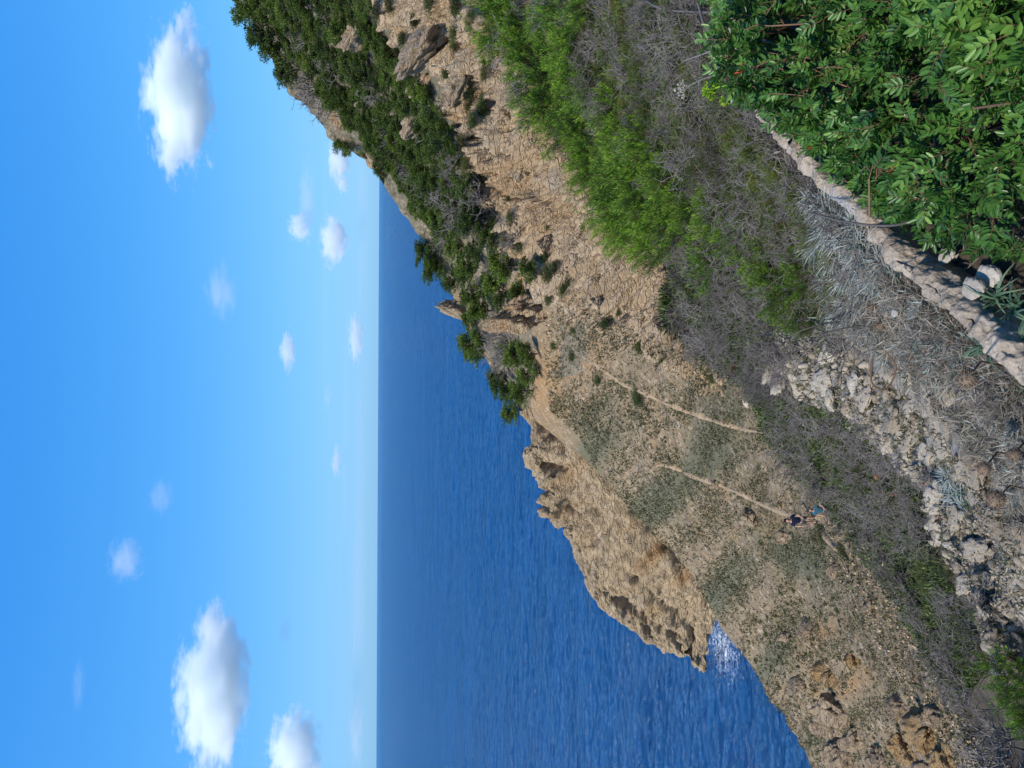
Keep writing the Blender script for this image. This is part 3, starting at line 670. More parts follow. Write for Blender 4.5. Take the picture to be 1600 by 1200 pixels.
M['fin'] = rock_mat('fin_limestone', (0.50, 0.37, 0.235), (0.42, 0.285, 0.165), (0.46, 0.27, 0.12), (0.38, 0.31, 0.23), 0.8, 0.9)
fin = rock_mesh('rock_fin', 611, M['fin'], 6, .9, 1.0, .32)
p, n, d = hit(722, 845)
V = np.array([v.co[:] for v in fin.vertices]); z = (V[:, 2] + 1) / 2
V[:, 0] = V[:, 0] * (1.15 - .8 * z ** .7) - .85 * z ** 1.3 ; V[:, 1] *= (1 - .5 * z)
fin.vertices.foreach_set('co', V.astype(np.float32).ravel())
o = obj('rock_fin', fin, None, p + np.array([0, 1.0, 3.6]), (0, 0, .2), (3.9, 3.4, 5.6)); tag(o, 'pointed tan rock fin standing between the headland trees', 'rock')

HILLPOLY = [(1215, 400), (1140, 440), (1085, 478), (1025, 540), (968, 600), (905, 650), (850, 690), (845, 760), (905, 730), (1010, 700), (1080, 645), (1150, 590), (1215, 560)]
def add_pine(u, v, r, label, group, hs_=1.0, k=None):
    p, n, d = hit(u, v + r * .8)
    if p is None: return
    s = 2.3 * r * d / F
    place2('pine_tree', PINE[random.randrange(5) if k is None else k], ('trunk', 'crown'), p + np.array([0, 0, -.05 * s]), s, label, 'tree', group, None, (s * random.uniform(.95, 1.2), s * random.uniform(.95, 1.2), s * hs_))
for u, v, r, lab in [(1196, 398, 30, 'tall green pine on the skyline at the top of the hill'), (1158, 418, 30, 'broad green pine second from the hilltop on the skyline'),
                     (1122, 440, 27, 'rounded green pine on the skyline just above the bare grey tree'), (1090, 455, 24, 'small green pine touching the bare grey tree on the skyline'),
                     (972, 545, 20, 'lone bushy pine on the skyline between two bare rocks'), (935, 600, 16, 'low pine at the foot of the skyline rocks')]:
    add_pine(u, v, r, lab, None)
for u, v in poisson(HILLPOLY, 16.5, 5000, 3, AV):
    add_pine(u, v, random.uniform(15, 24), 'bushy green pine among the many covering the far hill', 'pines on the far hill', random.uniform(.75, 1.05))
for u, v, r in [(878, 655, 22), (850, 690, 24), (800, 668, 26), (772, 680, 26), (838, 722, 26), (795, 735, 28), (765, 715, 24), (745, 740, 24), (940, 612, 12), (918, 630, 14), (898, 648, 16), (905, 665, 18), (870, 668, 18), (850, 680, 18), (822, 692, 18), (890, 685, 18), (925, 660, 16), (860, 710, 22), (815, 745, 22), (700, 735, 18), (755, 775, 24), (810, 715, 24), (825, 765, 24), (785, 790, 28), (742, 775, 26), (715, 752, 24), (770, 830, 20), (740, 810, 22)]:
    add_pine(u, v, r, 'dense green pine in the clump where the hill narrows above the sea', 'pines on the hill neck', random.uniform(.8, 1.0))
for u, v, r in [(690, 715, 20), (668, 738, 24), (640, 742, 26), (612, 752, 26), (588, 748, 22), (576, 780, 26), (560, 800, 20), (602, 790, 28), (632, 806, 28), (556, 772, 20), (650, 826, 22), (618, 828, 20), (590, 815, 22)]:
    add_pine(u, v, r, 'green pine in the clump at the seaward end of the hill', 'pines above the headland', random.uniform(.8, 1.0))
for u, v in poisson([(1008, 545), (962, 590), (902, 640), (852, 680), (828, 700), (850, 718), (905, 690), (962, 640), (1012, 582)], 14, 2500, 17):
    add_pine(u, v, random.uniform(11, 16), 'low green pine in the row leaning over the seaward edge of the hill', 'pines on the seaward edge', random.uniform(.8, 1.0))
def add_brush(u, v, r, label, group, mesh=None, name='dead_shrub', hs_=1.0, lift=.0):
    p, n, d = hit(u, v + r * .7)
    if p is None: return
    s = r * d / F
    o = obj(name, mesh or random.choice(BRUSH), None, p, (random.uniform(-.15, .15), random.uniform(-.15, .15), random.uniform(0, 6.28)), (s * 1.75, s * 1.75, s * 1.75 * hs_))
    return tag(o, label, 'dead shrub', group)
o = add_brush(1062, 478, 34, 'leafless grey tree on the skyline with the sky showing through its twigs', None, BRUSHF[0], 'bare_tree'); o['category'] = 'dead tree'
for u, v, r in [(1100, 520, 24), (1045, 510, 24), (1150, 470, 20), (1060, 580, 24), (1000, 600, 20), (930, 640, 22), (905, 680, 24), (880, 700, 30), (858, 720, 26), (840, 690, 24), (862, 750, 30), (890, 740, 26), (830, 790, 22), (655, 792, 30), (672, 770, 26), (640, 775, 24), (700, 790, 20), (985, 670, 22), (960, 700, 24), (1170, 520, 20), (790, 770, 18), (920, 700, 22)]:
    add_brush(u, v, r, 'grey leafless shrub between the pines of the hill', 'dead shrubs on the far hill', random.choice(BRUSHF))
def add_shrub(u, v, r, label, group, protos=None, hs_=.9, stretch=1.0, rz=None):
    p, n, d = hit(u, v + r * .55)
    if p is None: return
    s = 1.12 * r * d / F
    return place2('shrub', random.choice(protos or SHRUB), ('stems', 'foliage'), p, s, label, 'shrub', group, rz, (s * stretch, s, s * hs_))
for u, v, r in [(1050, 663, 16), (1085, 690, 20), (1120, 610, 20), (1165, 640, 18), (1000, 690, 18), (1028, 742, 22), (965, 690, 16), (925, 742, 18), (1000, 720, 16), (870, 735, 16), (860, 790, 14), (800, 840, 20), (770, 845, 22), (748, 870, 18), (735, 850, 16), (815, 800, 18), (1110, 650, 18), (1190, 600, 18), (1180, 580, 20), (905, 722, 18), (790, 812, 18), (985, 668, 16), (1140, 620, 18), (1075, 610, 18), (1095, 585, 20)]:
    add_shrub(u, v, r, 'dark green shrub on the ledges above the rock spur', 'shrubs above the rock spur')
for u, v, r in [(1060, 725, 20), (1035, 722, 22), (1010, 728, 22), (985, 733, 20), (1130, 745, 22), (1105, 750, 20), (1085, 748, 18), (975, 712, 20), (945, 718, 22), (920, 728, 22), (900, 740, 20), (1195, 700, 24), (1170, 725, 24), (1150, 700, 20), (1195, 660, 22), (1160, 665, 18), (1190, 760, 24), (1125, 700, 18), (1040, 690, 16), (855, 745, 18), (845, 760, 18), (830, 780, 16), (780, 860, 14), (760, 880, 14), (1095, 640, 18), (1140, 590, 20), (1110, 560, 18)]:
    add_shrub(u, v, r, 'dark green shrub on the ledges above the rock spur', 'shrubs above the rock spur', OLIVE if random.random() < .4 else SHRUB, .8, 1.3)

# ------------------------------------------------------------------ shrubs on the spur and the trail slope
for u, v, r, st, lab in [(1030, 742, 26, 1.3, 'broad dark shrub clinging high on the rock spur'), (888, 790, 9, 1.2, 'small dark shrub in a cleft of the pale spur'), (845, 850, 9, 1.0, 'tiny shrub half way along the spur'),
                         (694, 935, 18, 1.3, 'dark shrub tucked under the lower edge of the spur'), (688, 890, 14, 1.4, 'dark shrub on the scree beside the spur'), (660, 858, 14, 1.0, 'bright green bush at the foot of the ochre fin'),
                         (643, 888, 12, 1.3, 'low dark bush on the upper trail slope'), (607, 928, 12, 1.3, 'small dark bush above the start of the trail'), (580, 987, 19, 1.6, 'solid green bush standing alone beside the trail'),
                         (660, 990, 18, 1.5, 'dark bush on the scree below the spur tip'), (640, 1028, 10, 1.3, 'small dull bush on the scree'), (540, 950, 9, 1.0, 'tiny lone bush between the trail and the headland'),
                         (366, 1276, 20, 1.7, 'dark green bush by the walkers on the trail edge'), (338, 1312, 14, 1.5, 'dark bush on the lip below the walkers'), (352, 1185, 8, 1.2, 'small bush in the hollow under the trail'),
                         (712, 960, 12, 1.2, 'dark bush at the edge of the spur face'), (470, 1130, 7, 1.0, 'small grey green bush near the trail bend')]:
    add_shrub(u, v, r, lab, None, None, .75, st, 0.8)
dots = poisson([(235, 1170), (300, 1230), (330, 1290), (180, 1370), (60, 1430), (0, 1400), (0, 1330), (100, 1260), (150, 1180)], 12, 1500, 9)
for u, v in dots[:110]:
    add_shrub(u, v, random.uniform(3, 6.5), 'small dark cushion shrub dotted over the eroded lower slope', 'cushion shrubs on the lower slope')

# boulders of the lower slope
for i, (u, v, w, h, tl, m_, lab) in enumerate([
        (92, 1290, 74, 64, .9, None, 'tall fractured boulder standing on the shore slope'), (45, 1325, 60, 44, .7, None, 'low broken boulder beside the tall one on the shore slope'),
        (58, 1436, 92, 48, .9, OROCK, 'ochre overhanging rock at the foot of the slope'), (10, 1365, 60, 40, .5, None, 'pale boulder under the broken boulder'),
        (395, 1165, 46, 30, .5, None, 'pale rock lip under the trail'), (12, 1470, 60, 40, .4, OROCK, 'ochre rock below the overhang'), (255, 1355, 40, 22, .7, None, 'pale crumbling rock on the terrace lip'),
        (310, 1300, 34, 22, .7, None, 'small pale rock at the terrace lip'), (135, 1245, 50, 20, .9, None, 'thin slanting ledge above the tall boulder'), (445, 1115, 26, 16, .6, None, 'small outcrop beside the trail bend'), (170, 1330, 44, 16, .8, OROCK, 'narrow ochre ledge across the lower slope'), (75, 1275, 60, 80, .3, None, 'upright slab leaning on the tall shore boulder'), (20, 1300, 70, 60, .8, None, 'split boulder nearest the water on the shore slope'), (100, 1400, 70, 34, .9, None, 'pale ledge above the ochre overhang'), (30, 1405, 60, 44, .8, OROCK, 'ochre block between the pale boulder and the overhang'), (85, 1455, 60, 34, .9, None, 'pale ledge at the foot of the ochre overhang'), (150, 1290, 70, 20, .9, OROCK, 'ochre seam of rock on the lower slope'), (225, 1260, 60, 18, .8, None, 'low eroded ledge in the middle of the lower slope'), (-5, 1440, 60, 60, .6, None, 'pale rock wall below the bare branches'), (210, 1225, 40, 14, .8, None, 'thin eroded ledge below the walkers'), (365, 1222, 44, 20, .6, None, 'pale rock brow over the shaded hollow')]):
    place_rock(u, v, w, h, lab, None, m_, tl, .7, i + 2, sink=.35)

# ------------------------------------------------------------------ trail (a worn strip laid on the slope)
def trail(pts, wpx, n):
    P = cr(np.array([[*p, 0] for p in pts], float), n)[:, :2]; W3 = []
    for u, v in P:
        p, nn, d = hit(u, v)
        if p is not None: W3.append(p)
    W3 = np.array(W3)
    for _ in range(3): W3[1:-1] = (W3[:-2] + W3[1:-1] * 2 + W3[2:]) / 4
    T = np.gradient(W3, axis=0); T[:, 2] = 0; S = unit(np.cross(T, [0, 0, 1.0])); rowsv = []
    wd = wpx * (1 + .9 * fbm(W3 / 1.6, 4, 77)) * np.clip(np.minimum(np.arange(len(W3)), np.arange(len(W3))[::-1]) / 14, .12, 1)
    for k in np.linspace(-1, 1, 9):
        q = W3 + S * (wd * k)[:, None]
        z = np.array([(drop(a, b, 30) if drop(a, b, 30) is not None else [a, b, c_])[2] for a, b, c_ in q])
        q[:, 2] = z * (abs(k) > .5) + (z * .7 + W3[:, 2] * .3) * (abs(k) <= .5) + .13 - .16 * abs(k) ** 2; rowsv.append(q)
    V = np.array(rowsv); return V.reshape(-1, 3), grid_quads(7, len(W3))
t = NT('worn_trail_earth'); p_ = t.pos(); nz = t.noise(p_, 1.6, 8, .7)
M['trail'] = t.done(t.ramp(nz, [(.3, (.23, .16, .095)), (.65, (.37, .27, .165))]), .97, t.bump(nz, .6, .12))
TA = [(648, 905), (622, 942), (600, 972), (588, 1000), (568, 1045), (556, 1075), (541, 1120), (530, 1160), (524, 1195)]
a_ = trail(TA, .30, 140)
TB = [(468, 1022), (473, 1032), (468, 1055), (455, 1082), (446, 1110), (438, 1135), (424, 1165), (408, 1200), (396, 1232), (388, 1262), (372, 1280), (352, 1298), (330, 1322)]
b_ = trail(TB, .27, 170)
TP = np.concatenate([cr(np.array([[*p, 0] for p in q_], float), 90)[:, :2] for q_ in (TA, TB)])
def tdist(u, v): return float(np.sqrt(((TP - [u, v]) ** 2).sum(1).min()))
V, q, _, _ = join([a_, b_])
tr = obj('path', build('path', V, quads=q, mat=M['trail'], attrs={'orange': np.zeros(len(V))}, smooth=True)); tag(tr, kind='structure')

# ------------------------------------------------------------------ ground cover that nobody could count
def cover(name, poly, n, size, mat, kind_label, seed, mask=None, up_=.5, wr=.45, nb=5):
    R = np.random.default_rng(seed); rr = random.Random(seed); P, Sz = [], []
    us = [a for a, b in poly]; vs = [b for a, b in poly]; tries = 0
    while len(P) < n and tries < n * 8:
        tries += 1
        u, v = rr.uniform(min(us), max(us)), rr.uniform(min(vs), max(vs)); ins = False; j = len(poly) - 1
        for i in range(len(poly)):
            (a, b), (c_, d) = poly[i], poly[j]
            if (b > v) != (d > v) and u < (c_ - a) * (v - b) / (d - b) + a: ins = not ins
            j = i
        if not ins or (mask and rr.random() > mask(u, v)): continue
        p, nn, d = hit(u, v)
        if p is None or d > 170: continue
        P.append(p); Sz.append(d / F)
    P, Sz = np.array(P), np.array(Sz); m = len(P)
    P = np.repeat(P, nb, 0); S = np.repeat(Sz, nb) * size * R.uniform(.5, 1.3, m * nb)
    rv = np.repeat(R.random(m), nb); o = rdir(m * nb, R); o[:, 2] = np.abs(o[:, 2]) + up_
    part = blades(P + R.normal(size=P.shape) * S[:, None] * .3, unit(o), S, S * wr, None, rv, np.clip(R.normal(size=m * nb) * .25 + .5, 0, 1), R)
    return tag(obj(name, mesh4(name, part, mat)), kind_label, 'ground cover', None, 'stuff')
SLOPE = [(640, 850), (560, 860), (520, 905), (470, 930), (405, 985), (322, 1060), (225, 1130), (110, 1200), (0, 1270), (-20, 1400), (60, 1440), (190, 1370), (330, 1290), (420, 1300), (520, 1210), (610, 1150), (660, 1050), (700, 960), (740, 900), (700, 850)]
EDGE = [(425, 1300), (330, 1292), (190, 1372), (60, 1444), (-10, 1500), (-10, 1565), (120, 1492), (270, 1415), (410, 1318)]
NZ = fbm(np.stack(np.meshgrid(np.arange(200) / 7.0, np.arange(220) / 7.0, indexing='ij') + [np.zeros((200, 220))], -1).reshape(-1, 3), 4, 5).reshape(200, 220)
def nz2(u, v): x, y = u * .8 + v * .6, v * .8 - u * .6; return NZ[int(x / 9) % 200, int(y / 5) % 220]
gm = lambda u, v: (tdist(u, v) > 2.2) * min(1, max(.04, .34 + 1.1 * nz2(u, v) + .55 * float(blob(u, v, GREEN_B)) * (.6 + nz2(v, u))))
cover('ground_cover', SLOPE, 17000, 3.4, M['cover'], 'grey green low plants speckling the stony slope', 61, gm)
cover('edge_cover', EDGE, 1500, 5, M['cover'], 'grey green low plants on the crumbling terrace lip', 65, lambda u, v: .5)
cover('dry_grass', SLOPE, 2500, 3.4, M['straw'], 'thin dry grass tufts on the stony slope', 62, lambda u, v: .4 * (tdist(u, v) > 6))
def stones_stuff(name, poly, n, smin, smax, mat, lab, seed, lift=.3):
    R = random.Random(seed); base = rock_mesh('gravel_grain', 700, mat, 1, .3, .75, .1)
    bv = np.array([v.co[:] for v in base.vertices]); bf = np.array([p.vertices[:] for p in base.polygons]); V, T, o = [], [], 0
    us = [a for a, b in poly]; vs = [b for a, b in poly]
    while n > 0:
        u, v = R.uniform(min(us), max(us)), R.uniform(min(vs), max(vs)); ins = False; j = len(poly) - 1; n -= 1
        for i in range(len(poly)):
            (a, b), (c_, d) = poly[i], poly[j]
            if (b > v) != (d > v) and u < (c_ - a) * (v - b) / (d - b) + a: ins = not ins
            j = i
        if not ins or tdist(u, v) < 5: continue
        p, nn, d = hit(u, v)
        if p is None or d > 170: continue
        s = d / F * (smin + (smax - smin) * R.random() ** 2.5); m = np.array(Matrix.Rotation(R.uniform(0, 6.28), 3, (R.random(), R.random(), R.random())))
        V.append(p + (bv * [1, R.uniform(.6, 1), R.uniform(.6, 1)] @ m.T) * s + [0, 0, s * lift]); T.append(bf + o); o += len(bv)
    V = np.concatenate(V); bpy.data.meshes.remove(base)
    return tag(obj(name, build(name, V, tris=np.concatenate(T), mat=mat)), lab, 'gravel', None, 'stuff')
R_ = random.Random(5)
t = NT('slope_stone_chips'); p_ = t.pos()
M['chips'] = t.done(t.ramp(t.noise(p_, 1.1, 6, .75), [(.35, (.27, .185, .11)), (.65, (.46, .35, .23))]), .97)
stones_stuff('edge_scree', EDGE, 5000, .8, 4.5, M['chips'], 'loose pale stones on the crumbling terrace lip', 66)
stones_stuff('scree', SLOPE, 7000, .5, 2.0, M['chips'], 'loose pale stones scattered over the trail slope', 63)

# ------------------------------------------------------------------ near bank: rubble, stones, brick bits
RUB = [(640, 1165), (600, 1205), (575, 1260), (545, 1340), (500, 1378), (450, 1440), (370, 1455), (300, 1490), (215, 1535), (110, 1600), (330, 1600), (420, 1570), (470, 1510), (560, 1440), (640, 1340), (680, 1230)]
stones_stuff('gravel', RUB, 9000, 1.0, 5.5, M['stone'], 'small pale gravel filling the rubble bank', 64)
SLAB = [rock_mesh('stone', 560 + k, M['stone'], 4, .8, .6, .22) for k in range(4)]
CREST = [(632, 1172), (622, 1195), (606, 1212), (600, 1240), (588, 1262), (577, 1290), (566, 1318), (550, 1346), (530, 1366), (508, 1380), (482, 1400), (462, 1424), (446, 1446), (420, 1452), (394, 1456), (366, 1460), (340, 1482), (314, 1492), (288, 1500), (262, 1522), (236, 1530), (208, 1540), (184, 1558), (160, 1572), (140, 1588)]
for i, (u, v) in enumerate(CREST):
    p, n, d = hit(u, v + 8)
    if p is None: continue
    s = d / F * R_.uniform(13, 24)
    tag(obj('stone', SLAB[i % 4], None, p, (R_.uniform(-.4, .4), R_.uniform(-.2, .5), R_.uniform(0, 6)), (s * 1.25, s * .9, s * .75)), 'jagged pale limestone slab along the outer crest of the rubble bank', 'stone', 'slabs along the rubble crest')
for i, (u, v) in enumerate([(600, 1290), (575, 1350), (620, 1260), (545, 1395), (515, 1425), (560, 1420), (480, 1450), (440, 1480), (390, 1490), (340, 1520), (290, 1540), (230, 1560), (600, 1340), (630, 1220), (500, 1470), (420, 1520), (655, 1300), (640, 1330), (600, 1365), (570, 1450), (530, 1480), (590, 1480), (460, 1520), (660, 1380), (380, 1560), (620, 1420)]):
    p, n, d = hit(u, v); s = d / F * R_.uniform(15, 30)
    tag(obj('stone', SLAB[(i + 1) % 4], None, p, (R_.uniform(-.3, .3), R_.uniform(-.3, .3), R_.uniform(0, 6)), (s * 1.2, s * .9, s * .6)), 'flat jagged limestone slab lying inside the rubble bank', 'stone', 'slabs inside the rubble bank')
sp = poisson(RUB, 11, 6000, 21)
R_.shuffle(sp)
for i, (u, v) in enumerate(sp[:240]):
    p, n, d = hit(u, v)
    if p is None: continue
    s = d / F * R_.choice([5.5, 6.5, 7, 8.5, 11, 15])
    big = s * F / d > 11
    o = obj('stone', R_.choice(STONES), None, p + n * s * .15, (R_.uniform(0, 6), R_.uniform(0, 6), R_.uniform(0, 6)), (s, s * R_.uniform(.6, 1), s * R_.uniform(.6, 1)))
    tag(o, 'pale stone bedded among many others in the rubble bank', 'stone', 'stones of the rubble bank')
BR = rock_mesh('brick_shard', 570, M['brick'], 2, .2, .45, .05)
for i, (u, v) in enumerate([(428, 1395), (455, 1372), (430, 1402), (540, 1398), (506, 1422), (472, 1440), (468, 1448), (440, 1445), (375, 1487), (563, 1348), (556, 1370), (515, 1432), (548, 1400), (250, 1533), (262, 1540), (405, 1458), (390, 1470), (600, 1420)]):
    p, n, d = hit(u, v); s = d / F * R_.uniform(4, 7.5)
    o = obj('brick_shard', BR, None, p + n * s * .4, (R_.uniform(0, 6), R_.uniform(0, 6), R_.uniform(0, 6)), (s * 1.2, s * .8, s))
    tag(o, 'broken orange terracotta shard among the pale rubble', 'brick shard', 'terracotta shards in the rubble')
for u, v, w, lab, k in [(365, 1590, 62, 'large pale stone with a white face at the near edge of the rubble', 1), (455, 1425, 20, 'white stone on the rubble crest above the brush', 2), (590, 1300, 30, 'white edged stone under the silvery plant', 3),
                        (580, 1340, 26, 'pale block where the rubble meets the heath', 4), (628, 1190, 34, 'cream outcrop at the far end of the rubble', 5), (615, 1235, 30, 'cream lump second from the far end of the rubble', 6),
                        (610, 1390, 26, 'white stone beside the curled stem', 0), (330, 1500, 30, 'pale boulder on the rubble crest', 1), (285, 1510, 26, 'round pale boulder above the dark brush', 2), (190, 1540, 30, 'white streaked boulder near the bright green plant', 3), (570, 1165, 22, 'cream rock by the russet shrub', 4), (640, 1290, 34, 'pinkish flat rock under the dry flower stalks', 2)]:
    p, n, d = hit(u, v); s = d / F * w * .5
    tag(obj('stone', STONES[k], None, p + n * s * .2, (R_.uniform(-.5, .5), R_.uniform(-.5, .5), R_.uniform(0, 6)), (s * 1.15, s * .8, s * .8)), lab, 'stone')

# ------------------------------------------------------------------ kerb of rough stone beside the walkway
KP = cr(np.array([[1330, 1040, 0], [1260, 1075, 0], [1195, 1112, 0], [1125, 1142, 0], [1020, 1188, 0], [985, 1222, 0], [930, 1272, 0], [870, 1335, 0], [800, 1392, 0], [755, 1448, 0], [700, 1512, 0], [660, 1556, 0], [612, 1606, 0], [520, 1720, 0], [380, 1850, 0]], float), 420)[:, :2]
KW = np.array([ray(u, v) * (-1.72 / ray(u, v)[2]) for u, v in KP])
KT = unit(np.gradient(KW, axis=0)); KS = unit(np.cross(KT, [0, 0, 1.0]))
prof = np.array([[-.075, -.32], [-.072, -.12], [-.066, -.05], [-.05, -.012], [-.02, .0], [.015, -.002], [.045, -.015], [.06, -.05], [.066, -.12], [.07, -.3]])
prof[:, 0] *= .62; prof = cr(np.c_[prof, np.zeros(len(prof))], 40)[:, :2]
if (KS[200] @ np.array([1, -1, 0])) > 0: KS = -KS      # local +x points outwards, away from the walkway
V = (KW[:, None] + KS[:, None] * -prof[None, :, :1] + np.array([0, 0, 1.0]) * prof[None, :, 1:]).reshape(-1, 3)
nn_ = np.repeat(KS, 40, 0) * -np.tile(np.sign(prof[:, 0]), 420)[:, None] * .6 + [0, 0, .8]
wv = 1 + 0 * V[:, 0]
f1, f2, cid = worley(V / .02, 3)
al = np.repeat(np.cumsum(np.r_[0, np.linalg.norm(np.diff(KW, axis=0), axis=1)]), 40); al = al + .03 * perlin(V / .05, 4)
jt = np.array([.55, 1.62, 2.3, 3.55, 4.8]); gd = np.abs(al[:, None] - jt[None]).min(1)
V = V + unit(nn_) * (.022 * fbm(V / .45, 3, 95) + .02 * np.abs(nn_[:, 2] - .8 < 2) * ridged(V / .17, 3, 96) + .010 * fbm(V / .10, 4, 91) - .012 * np.exp(-(gd / .012) ** 2) - .016 * np.clip(perlin(V / .07, 6) * 2.4 - .5, 0, 1) + .006 * (.5 - f1) + .012 * ridged(V / .06, 3, 92))[:, None]
t = NT('granular_kerb_stone'); p_ = t.pos()
c = t.ramp(t.noise(p_, 9, 8, .75), [(.3, (.20, .155, .115)), (.62, (.46, .385, .30))])
c = t.mix(t.step(t.noise(p_, 3.2, 5, .6), .55, .7), c, (.36, .35, .34))
c = t.mix(t.step(t.vor(p_, 120)['Distance'], .0, .35), t.mix(.5, c, (.12, .09, .07)), c)
M['kerb'] = t.done(c, .95, t.bump(t.math('ADD', t.noise(p_, 90, 5, .8), t.vor(p_, 70)['Distance']), .9, .008))
kerb = obj('kerb', build('kerb', V, quads=grid_quads(420, 40), mat=M['kerb'], smooth=True)); tag(kerb, 'rough grey and pink stone kerb along the edge of the walkway', 'kerb', None, 'thing')
gv = np.array([[x, y, -1.86 + .03 * math.sin(x * 5) * math.cos(y * 4)] for x in np.linspace(-3, 6, 40) for y in np.linspace(-2, 6, 40) if True])
keep = []
inside = lambda x, y: (x - y + 1.72) > -.02
G2 = np.array([KW + (-KS if (-KS[200] @ np.array([1, -1, 0])) > 0 else KS) * k + [0, 0, -.14 - .05 * min(1, k)] for k in np.linspace(0, 5, 24)])
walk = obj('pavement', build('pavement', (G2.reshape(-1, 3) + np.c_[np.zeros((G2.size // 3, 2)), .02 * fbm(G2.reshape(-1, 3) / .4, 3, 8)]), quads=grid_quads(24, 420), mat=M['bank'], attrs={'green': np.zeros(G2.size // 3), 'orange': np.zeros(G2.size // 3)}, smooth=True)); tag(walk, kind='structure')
R = np.random.default_rng(88); P = G2[R.integers(1, 7, 2600), R.integers(120, 419, 2600)] + R.normal(size=(2600, 3)) * [.1, .1, .012] + [0, 0, .02]; Dv = unit(rdir(2600, R) * [1, 1, .35])
tag(obj('leaf_litter', mesh4('leaf_litter', blades(P, Dv, R.uniform(.03, .09, 2600), R.uniform(.006, .02, 2600), None, None, None, R), M['straw'])), 'dry leaf litter on the walkway beside the kerb', 'leaf litter', None, 'stuff')
INS = unit(G2[5, 200] - G2[0, 200])                       # points to the walkway side
MORT = rock_mesh('mortar_lump', 575, M['plaster'], 4, .5, .6, .12)
for u, v, z, s, lab in [(748, 1522, -1.76, (.05, .036, .03), 'white lump of old mortar on the kerb beside the strap leaved plant'), (710, 1398, -1.75, (.02, .014, .01), 'small white chip of mortar at the tip of the mastic bush'), (765, 1545, -1.8, (.055, .04, .03), 'grey mortar lump half hidden behind the white one'), (800, 1480, -1.8, (.035, .03, .025), 'mortar lump under the edge of the mastic leaves')]:
    p = ray(u, v) * (z / ray(u, v)[2]); tag(obj('mortar_lump', MORT, None, p, (.2, .1, .8), s), lab, 'mortar')

# ------------------------------------------------------------------ bright heath band, juniper, brush
def add_heath(u, v, r, label, group, hs_=1.0, protos=None, names=('stems', 'foliage'), name='heath_shrub', cat='heath'):
    p, n, d = hit(u, v + r * .8)
    if p is None: return
    s = 1.5 * r * d / F
    return place2(name, random.choice(protos or HEATH), names, p, s, label, cat, group, random.uniform(-.6, .6), (s * 1.1, s * 1.1, s * hs_))
HB = [(1190, 850, 46), (1160, 868, 44), (1125, 862, 44), (1200, 890, 40), (1080, 882, 44), (1140, 915, 36), (1055, 905, 42), (1010, 935, 44), (1190, 775, 44), (1150, 790, 44), (1120, 815, 44), (1075, 835, 46), (1040, 868, 40), (1010, 890, 44), (975, 905, 46), (945, 925, 50), (915, 935, 48), (885, 955, 48), (862, 985, 46), (905, 985, 48), (940, 965, 46), (975, 950, 40), (845, 1020, 44), (880, 1020, 44), (825, 1050, 40), (805, 1085, 46), (835, 1090, 46), (790, 1125, 46), (765, 1145, 46), (745, 1185, 42), (770, 1190, 44), (720, 1215, 40), (740, 1235, 38), (800, 1165, 44), (700, 1240, 32), (1170, 830, 40), (1100, 860, 36), (860, 1060, 40), (950, 1010, 40)] + [(1185, 740, 44), (1150, 760, 44), (1100, 790, 44), (1060, 815, 44), (1020, 850, 44), (980, 875, 46), (950, 890, 46), (915, 905, 46), (880, 930, 44), (850, 955, 42), (830, 1000, 40), (990, 985, 44), (930, 1020, 44), (895, 1050, 44), (1030, 930, 40), (870, 1090, 40), (1195, 815, 40), (820, 1140, 42), (760, 1215, 40), (780, 1235, 36), (840, 1125, 40)]
for u, v, r in HB:
    if random.random() < .16:
        if random.random() < .6: add_shrub(u, v + 10, 26, 'dull green bush growing in a gap of the bright heath band', 'bushes among the heath', OLIVE, 1.0)
        add_brush(u, v + 8, r * .8, 'grey dead shrub in a gap of the bright heath band', 'dead shrubs among the heath'); continue
    r *= random.uniform(.78, 1.15)
    add_heath(u, v + 8, r, 'bright green feathery heath in the dense band along the edge of the drop', 'heath band along the drop', random.uniform(.85, 1.1))
for u, v, r in [(1120, 900, 36), (1060, 940, 34), (1170, 890, 36), (1090, 985, 34), (1010, 1010, 34), (1180, 960, 34), (1150, 1050, 30), (1090, 1060, 30), (1040, 1100, 30), (960, 1090, 30), (905, 1130, 34), (870, 1180, 30), (930, 1200, 28), (1000, 1160, 28), (830, 1250, 28), (1185, 1010, 30), (1130, 985, 34), (690, 1290, 30), (1030, 1050, 26), (890, 1230, 24), (985, 1060, 30)] + [(a, b, random.uniform(26, 40)) for a, b in poisson([(1210, 860), (1050, 950), (930, 1040), (800, 1210), (720, 1290), (800, 1310), (960, 1180), (1080, 1100), (1210, 1040)], 27, 4000, 91)]:
    add_shrub(u, v, r, 'olive green juniper like bush among the grey brush behind the kerb', 'bushes behind the kerb', OLIVE, .9)
BPOLY = [(1210, 830), (1050, 925), (930, 1005), (800, 1190), (700, 1275), (645, 1290), (690, 1335), (790, 1345), (880, 1280), (970, 1210), (1080, 1135), (1210, 1060)]
for u, v in poisson(BPOLY, 35, 4000, 55) + [(680, 1200), (650, 1130), (690, 1120), (720, 1070), (1130, 780), (1060, 800), (655, 1230), (600, 1190), (625, 1160)]:
    add_brush(u, v, random.uniform(30, 46), 'tangle of grey dead twigs between the heath and the kerb', 'dead brush behind the kerb', None, 'dead_shrub', .75)
BARE = [(800, 1150), (800, 1060), (740, 1035), (690, 1040), (640, 1095), (600, 1160), (600, 1195), (640, 1215), (700, 1225), (760, 1190)]
cover('undergrowth', BARE, 2800, 11, M['shrub'], 'dark low undergrowth under the heath at the tip of the spur', 78, None, .5, .25, nb=6)
